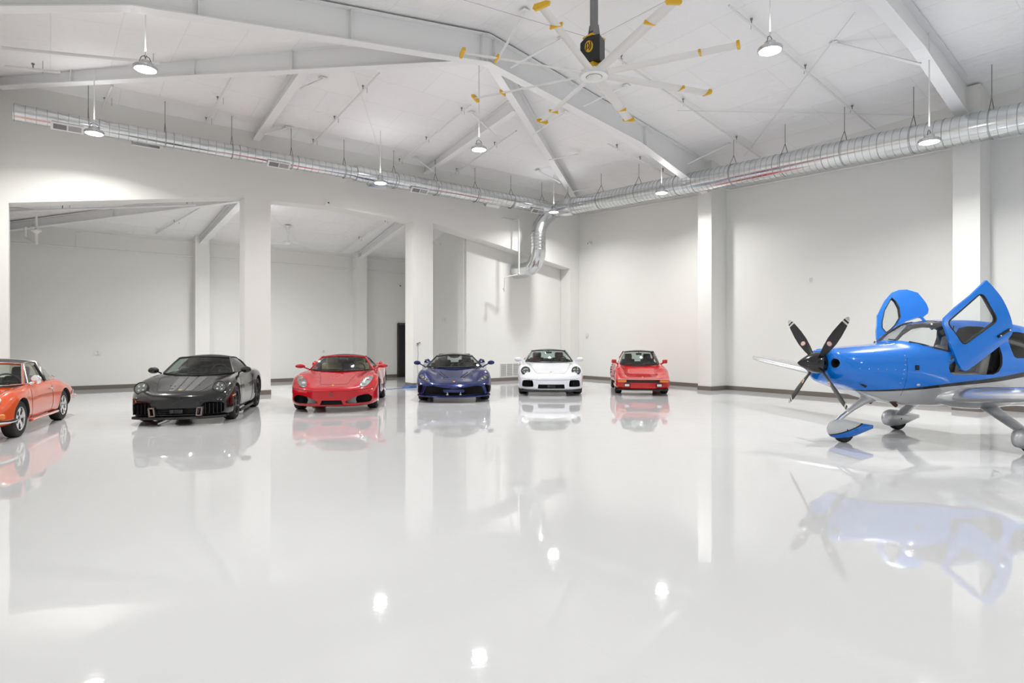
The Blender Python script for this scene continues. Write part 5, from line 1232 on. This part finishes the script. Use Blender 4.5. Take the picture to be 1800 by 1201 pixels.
    t = MB(); t.tube([(.03, S(2.52), .965), (.03, S(2.74), .925)], .020, 8); hd = t.build('door_handle', M['mblack'], root)
    t = MB(); t.sphere((.05, S(2.72), .928), .014, 10, 8); t.sphere((.05, S(2.55), .96), .012, 10, 8); pn = t.build('handle_pin', M['chrome'], root)
    t = MB(); t.tube([(-.03,S(1.9),.90),(-.03,S(2.3),.86),(-.03,S(2.7),.87)], .02, 6); t.tube([(-.03,S(2.15),.98),(-.03,S(2.6),.96)], .03, 8); lb = t.build('door_lining', M['mblack'], root)
    piv = Vector((.58, S(1.82), 1.07))
    R_ = Matrix.Translation(piv + Vector((.04, .08, .15))) @ Matrix.Rotation(-math.radians(3), 4, 'Z') @ Matrix.Rotation(math.radians(38), 4, 'X') @ Matrix.Translation(-piv)
    for o in (d, g, sl, hd, pn, lb):
        curved(o, 1)
        for v in o.data.vertices: v.co = R_ @ v.co
        if o is not d: o.parent = d
    t = MB(); t.tube([Vector((.54,S(1.80),1.16)), R_ @ (piv+Vector((0,.10,.02)))], .018, 6); t.build('hinge', BL, root)
    t = MB(); t.tube([(.42, S(2.05), 1.62), R_ @ Vector((.50, S(2.15), 1.45))], .008, 6); t.build('gas_strut', M['gun'], root)
    # far door, folded up higher
    FD = [(0,0),(.05,.10),(.17,.215),(.45,.42),(.82,.57),(1.05,.624),(1.20,.60),(1.30,.53),(1.364,.38),(1.27,.15),(1.20,.05),(1.12,0),(1.0,-.01),(.94,.03),(.73,.075),(.36,.073),(.12,.03)]
    FW = [(.25,.10),(.27,.19),(.363,.27),(.60,.415),(.95,.545),(.93,.46),(.84,.33),(.69,.19),(.50,.125),(.35,.10)]
    ax = Vector((-.093,.89,.44)).normalized(); az = Vector((-.548,-.416,.727)); az = (az-ax*az.dot(ax)).normalized(); an = ax.cross(az)
    RF = Matrix.Translation((-.50, S(1.65), 1.46)) @ Matrix(((an.x,ax.x,az.x,0),(an.y,ax.y,az.y,0),(an.z,ax.z,az.z,0),(0,0,0,1)))
    def fslab(name, poly, x0, x1, m):
        t = MB(); t.prism(poly, 'x', x0, x1); bm = t.bm; bmesh.ops.triangulate(bm, faces=bm.faces[:])
        for k in np.arange(.05, 1.35, .07): bmesh.ops.bisect_plane(bm, geom=bm.verts[:]+bm.edges[:]+bm.faces[:], plane_co=(0,k,0), plane_no=(0,1,0), dist=1e-5)
        for k in np.arange(.05, .62, .07): bmesh.ops.bisect_plane(bm, geom=bm.verts[:]+bm.edges[:]+bm.faces[:], plane_co=(0,0,k), plane_no=(0,0,1), dist=1e-5)
        return t.build(name, m, root, smooth=40)
    d2 = fslab('door', FD, -.02, .02, BL)
    c = MB(); c.prism(FW, 'x', -.5, .5); boolean(d2, c.bm, cmat=M['mblack'])
    g2 = fslab('door_window', FW, -.006, .002, M['cglass'])
    t = MB()
    for e in (.021,-.021): t.tube([(e, a, z) for a, z in FW], .008, 6, closed=True)
    s2 = t.build('window_seal', M['mblack'], root)
    for o in (d2, g2, s2):
        for v in o.data.vertices: v.co.x -= .10*(v.co.z/.6)**2 + .05*max(0,(.5-v.co.y))**2; v.co = RF @ v.co
        if o is not d2: o.parent = d2
    t = MB(); t.tube([Vector((-.50,S(1.78),1.36)), RF @ Vector((0,.10,.02))], .018, 6); t.build('hinge', BL, root)
    t = MB(); t.tube([Vector((-.36,S(2.50),1.70)), RF @ Vector((0,.98,.02))], .022, 6); t.build('gas_strut', BL, root)
    # cabin floor, panel, seats
    b = MB(); b.box((0, S(2.6), .80), (.95,2.4,.05)); b.build('cabin_floor', M['dark'], root)
    b = MB(); b.prism([(S(1.45),1.0),(S(1.75),.95),(S(1.80),1.30),(S(1.50),1.38)], 'x', -.48, .48); b.build('instrument_panel', M['mblack'], root)
    def pseat(x, s, m):
        t = MB(); t.box((x, S(s-.18), .93), (.42,.46,.18), (.12,0,0), .05); st = t.build('seat', m, root)
        t = MB(); t.box((0,0,.27), (.42,.12,.54), None, .05); t.box((.17,-.04,.25),(.08,.12,.44),None,.03); t.box((-.17,-.04,.25),(.08,.12,.44),None,.03); k = t.build('backrest', m, st); k.location = (x, S(s+.02), .92); k.rotation_euler = (-.25,0,0)
        t = MB(); t.box((0,0,.60), (.24,.09,.17), None, .04); hr = t.build('headrest', m, st); hr.location = k.location; hr.rotation_euler = k.rotation_euler
    for x in (.25,-.25): pseat(x, 2.52, M['greyl']); pseat(x, 3.35, M['greyl'])
    # propeller and spinner
    hub = empty('propeller', (0, S(.13), 1.185)); hub.parent = root
    b = MB(); b.lathe([(0,-.315),(.012,-.31),(.05,-.262),(.095,-.18),(.135,-.10),(.155,-.03),(.162,.03),(.158,.07),(.15,.09),(0,.09)], 40, None, 'y'); b.build('spinner', paint('spinner_black', (.006,.006,.007), 0, .15), hub, smooth=60)
    pm = mat('propeller_black', (.012,.012,.013), .35, noise=.05)
    nt = pm.node_tree; pb = nt.nodes['Principled BSDF']; tc = nt.nodes.new('ShaderNodeTexCoord'); sp = nt.nodes.new('ShaderNodeSeparateXYZ'); nt.links.new(tc.outputs['Object'], sp.inputs[0])
    mr = nt.nodes.new('ShaderNodeMapRange'); mr.inputs['From Min'].default_value = 0; mr.inputs['From Max'].default_value = 1; nt.links.new(sp.outputs['Z'], mr.inputs['Value'])
    cr = nt.nodes.new('ShaderNodeValToRGB'); cr.color_ramp.interpolation = 'CONSTANT'; e = cr.color_ramp.elements; e[0].color = (.012,.012,.013,1); e[1].position = .80; e[1].color = (.62,.62,.62,1)
    for p, q in ((.825,.012),(.855,.62),(.875,.50)): n = e.new(p); n.color = (q,q,q,1)
    nt.links.new(mr.outputs[0], cr.inputs[0]); nt.links.new(cr.outputs[0], pb.inputs['Base Color'])
    b = MB(); rg = []
    for r, ch, th, tw in ((.10,.05,.05,.9),(.18,.075,.036,.75),(.30,.115,.026,.58),(.45,.145,.018,.45),(.60,.142,.013,.36),(.75,.115,.009,.30),(.85,.085,.006,.27),(.895,.055,.004,.26),(.915,.02,.003,.26)):
        pr = [(-.5,0),(-.3,.45),(0,.5),(.3,.35),(.5,0),(.3,-.35),(0,-.5),(-.3,-.45)]
        rg.append([((u*ch)*math.cos(tw)-(v*th)*math.sin(tw) , (u*ch)*math.sin(tw)+(v*th)*math.cos(tw), r) for u, v in pr])
    b.loft(rg); bl = b.build('blade', pm, hub, smooth=60)
    b = MB(); b.lathe([(0,-.003),(.036,-.003),(.036,.003),(0,.003)], 24, Matrix.Translation((0,-.014,.40)) @ Matrix.Rotation(.47,4,'Z'), 'y'); lg = b.build('blade_logo', mat('logo_pink', (.75,.42,.35), .5, noise=.05), hub)
    b = MB(); b.lathe([(0,-.002),(.022,-.002),(.022,.002),(0,.002)], 20, Matrix.Translation((0,-.019,.40)) @ Matrix.Rotation(.47,4,'Z'), 'y'); lc = b.build('logo_centre', mat('logo_white', (.75,.72,.7), .5, noise=.05), hub)
    b = MB(); b.tube([(-.01,-.022,.385),(.0,-.022,.415),(.012,-.021,.39)], .003, 4); lm = b.build('logo_mark', M['redf'], hub)
    for k in range(4):
        for o in (bl, lg, lc, lm):
            q = o if k == 0 else copy_tree(o, hub)
            q.rotation_euler = (0, math.radians(45+90*k), 0)
    # cowl details on the near side
    def onskin(a, z, sg=1):
        h = bvh.ray_cast(Vector((sg*3, S(a), z)), Vector((-sg,0,0))); return h[0], (h[1] if h[1].x*sg > 0 else -h[1])
    for sg in (1,-1):
        h, n = onskin(1.30, 1.13, sg); t = MB(); t.box(h+n*.002, (.02,.06,.07), None, .005); v = t.build('side_vent', M['mblack'], root)
        h, n = onskin(1.36, .88, sg); t = MB(); t.sphere(h, .03, 14, 8, (.3,1,.7)); t.build('fuel_drain', M['alu'], root)
        t = MB()
        for k in range(7):
            h, n = onskin(1.14-.01*k, 1.30-.065*k, sg); t.sphere(h, .007, 6, 5)
        for k in range(6):
            h, n = onskin(.45+.13*k, 1.12-.005*k, sg); t.sphere(h, .006, 6, 5)
        t.build('fastener', M['alu'], root)['kind'] = 'stuff'
        t = MB(); P = [onskin(1.17-.02*math.sin(k*.3), z, sg) for k, z in enumerate(np.linspace(1.42,.72,10))]
        t.tube([h+n*.0005 for h, n in P], .003, 4); t.build('panel_gap', M['mblack'], root)
        h, n = onskin(.62, .86, sg); t = MB(); t.prism([(S(.50),.90),(S(.66),.885),(S(.60),.84)], 'x', min(sg*.40,sg*(abs(h.x)+.006)), max(sg*.40,sg*(abs(h.x)+.006))); t.build('cowl_louvre', M['mblack'], root, smooth=0)
        # exhaust stubs
        t = MB(); t.tube([(sg*.22,S(1.15),.66),(sg*.24,S(1.23),.575),(sg*.24,S(1.26),.555)], .028, 12); t.build('exhaust', mat('burnt_steel', (.10,.045,.035), .5, .8, noise=.1), root)
    t = MB(); t.tube([(.0,S(1.35),1.535),(.12,S(1.36),1.525)], .008, 6); t.build('defrost_vent', M['mblack'], root)
    # wings
    prof = [(0,0),(.015,.022),(.05,.045),(.12,.068),(.25,.082),(.40,.078),(.60,.056),(.80,.028),(1,.002),(1,-.002),(.80,-.014),(.60,-.026),(.40,-.036),(.25,-.040),(.12,-.034),(.05,-.022),(.015,-.012)]
    for sg in (1,-1):
        rg = []
        for x, le, ch, z, k in ((.30,1.86,1.30,.66,1.15),(.62,1.86,1.26,.69,1.0),(1.5,1.93,1.12,.77,1),(3.0,2.05,.95,.91,1),(4.6,2.18,.78,1.055,1),(4.95,2.24,.66,1.095,.9),(5.12,2.36,.48,1.125,.7),(5.20,2.52,.28,1.145,.4)):
            rg.append([(sg*x, S(le+u*ch), z+v*ch*1.5*k) for u, v in prof])
        b = MB(); b.loft(rg); w = b.build('wing', SV, root, smooth=50)
        b = MB(); b.sphere((sg*5.18, S(2.45), 1.14), .03, 10, 8, (1,2,1)); b.build('wing_tip_light', M['cglass'], w)
        # root fairing
        rg = []
        for t_ in np.linspace(0, 1, 12):
            a = 1.62 + 1.75*t_; e = math.sin(PI*min(1,max(0,t_)))**.6
            rg.append([(sg*(.36+(.38*e)*max(0,math.cos(q))), S(a), .70+(.20*e)*math.sin(q)) for q in np.linspace(-PI/2, PI/2, 12)]+[(sg*.30, S(a), .70)])
        b = MB(); b.loft(rg); b.build('wing_fairing', SV, root, smooth=60)
    # under-fuselage step and antenna
    b = MB(); b.tube([(.40,S(2.72),.56),(.43,S(2.76),.42),(.56,S(2.70),.41)], .014, 6); b.build('boarding_step', M['mblack'], root)
    # landing gear
    FL = livery('fairing_livery', [(-.6,.18),(-.25,.165),(0,.215),(.25,.275),(.5,.34)], .012, .02, -.6, .5)
    def fairing(x, y, k, m, name, L=.70, fx=.28):
        g = empty(name, (x, y, 0)); g.parent = root; rg = []
        for t_, w_, zt, zb in ((0,.01,.20,.19),(.02,.045,.26,.13),(.08,.085,.315,.085),(.20,.115,.35,.06),(.38,.12,.345,.06),(.55,.105,.315,.085),(.72,.075,.285,.125),(.88,.045,.26,.165),(1,.012,.245,.19)):
            yy = (t_-fx)*L; zc = (zt+zb)/2; hh = (zt-zb)/2
            rg.append([(w_*math.copysign(abs(math.cos(q))**.8,math.cos(q)), yy, zc+hh*math.sin(q)) for q in np.linspace(0, 2*PI, 25)[:-1]])
        b = MB(); b.loft(rg)
        # blue and silver swapped on the nose fairing: silver above
        b.build('fairing', m, g, smooth=60)
        b = MB(); r = .155; b.lathe([(.09,-.05),(r-.02,-.055),(r,-.03),(r,.03),(r-.02,.055),(.09,.05)], 32, Matrix.Translation((0,.05,r)), 'x'); b.build('tyre', M['rubber'], g)
        b = MB(); b.sphere((.115,.02,.20), .012, 8, 6); b.sphere((-.115,.02,.20), .012, 8, 6); b.build('axle_cap', M['mblack'], g)
        return g
    nm = paint('nose_fairing_paint', silver, 0, .25); nt = nm.node_tree; nb = nt.nodes['Principled BSDF']
    tc = nt.nodes.new('ShaderNodeTexCoord'); sp = nt.nodes.new('ShaderNodeSeparateXYZ'); nt.links.new(tc.outputs['Object'], sp.inputs[0])
    ln = nt.nodes.new('ShaderNodeMath'); ln.operation = 'MULTIPLY_ADD'; ln.inputs[1].default_value = -.30; nt.links.new(sp.outputs['Y'], ln.inputs[0]); nt.links.new(sp.outputs['Z'], ln.inputs[2])   # z - .3 y
    cr = nt.nodes.new('ShaderNodeValToRGB'); cr.color_ramp.interpolation = 'CONSTANT'; e = cr.color_ramp.elements; e[0].color = (*blue,1); e[1].position = .165; e[1].color = (.01,.01,.01,1); n = e.new(.185); n.color = (*silver,1)
    nt.links.new(ln.outputs[0], cr.inputs[0]); nt.links.new(cr.outputs[0], nb.inputs['Base Color'])
    g = fairing(0, -.05, 1, nm, 'nose_gear', .76, .28)
    def flat_leg(pts, w0, w1, th, name, par, m):
        b = MB(); rg = []; n = len(pts)
        for i, p in enumerate(pts):
            w = lerp(w0, w1, i/(n-1)); p = Vector(p); d = (Vector(pts[min(i+1,n-1)])-Vector(pts[max(i-1,0)])).normalized(); u = Vector((0,1,0)); nrm = d.cross(u).normalized(); u = nrm.cross(d).normalized()
            rg.append([p+u*(w/2*math.cos(q))+nrm*(th/2*math.sin(q)) for q in np.linspace(0,2*PI,17)[:-1]])
        b.loft(rg); return b.build(name, m, par, smooth=60)
    b = MB(); rg = []
    for (y, z, r, w) in ((-.13,.29,.035,.045),(-.05,.37,.032,.04),(.15,.50,.035,.045),(.32,.60,.05,.06),(.50,.70,.10,.12),(.62,.78,.15,.16)):
        rg.append([(w*math.cos(q), y - r*.8*math.sin(q), z + r*.8*math.sin(q)) for q in np.linspace(0,2*PI,17)[:-1]])
    b.loft(rg); b.build('nose_strut', SV, g, smooth=60).location = (0,.05,0)
    for sg, hx in ((1,1.22),(-1,.98)):
        mg = fairing(sg*hx, 1.80, 1, SV, 'main_gear', .72, .33)
        y0 = 0
        flat_leg([(-sg*(hx-.36),.16,.60),(-sg*(hx-.50),.16,.56),(-sg*(hx-.72),.12,.46),(-sg*.12,.03,.30),(-sg*.02,.02,.22)], .38, .19, .06, 'spring_leg', mg, SV)
    # tail, out of frame
    b = MB()
    for sg in (1,-1):
        rg = [[(sg*x, S(le+u*ch), 1.22+v*ch) for u, v in prof] for x, le, ch in ((.03,5.7,.8),(1.6,5.95,.45))]; b.loft(rg)
    b.build('tailplane', SV, root, smooth=50)
    b = MB(); rg = [[(v*ch*.8, S(le+u*ch), z) for u, v in prof] for z, le, ch in ((1.25,5.2,1.3),(1.5,5.6,.95),(2.45,6.2,.5))]; b.loft(rg); b.build('fin', BL, root, smooth=50)
    return root
airplane()
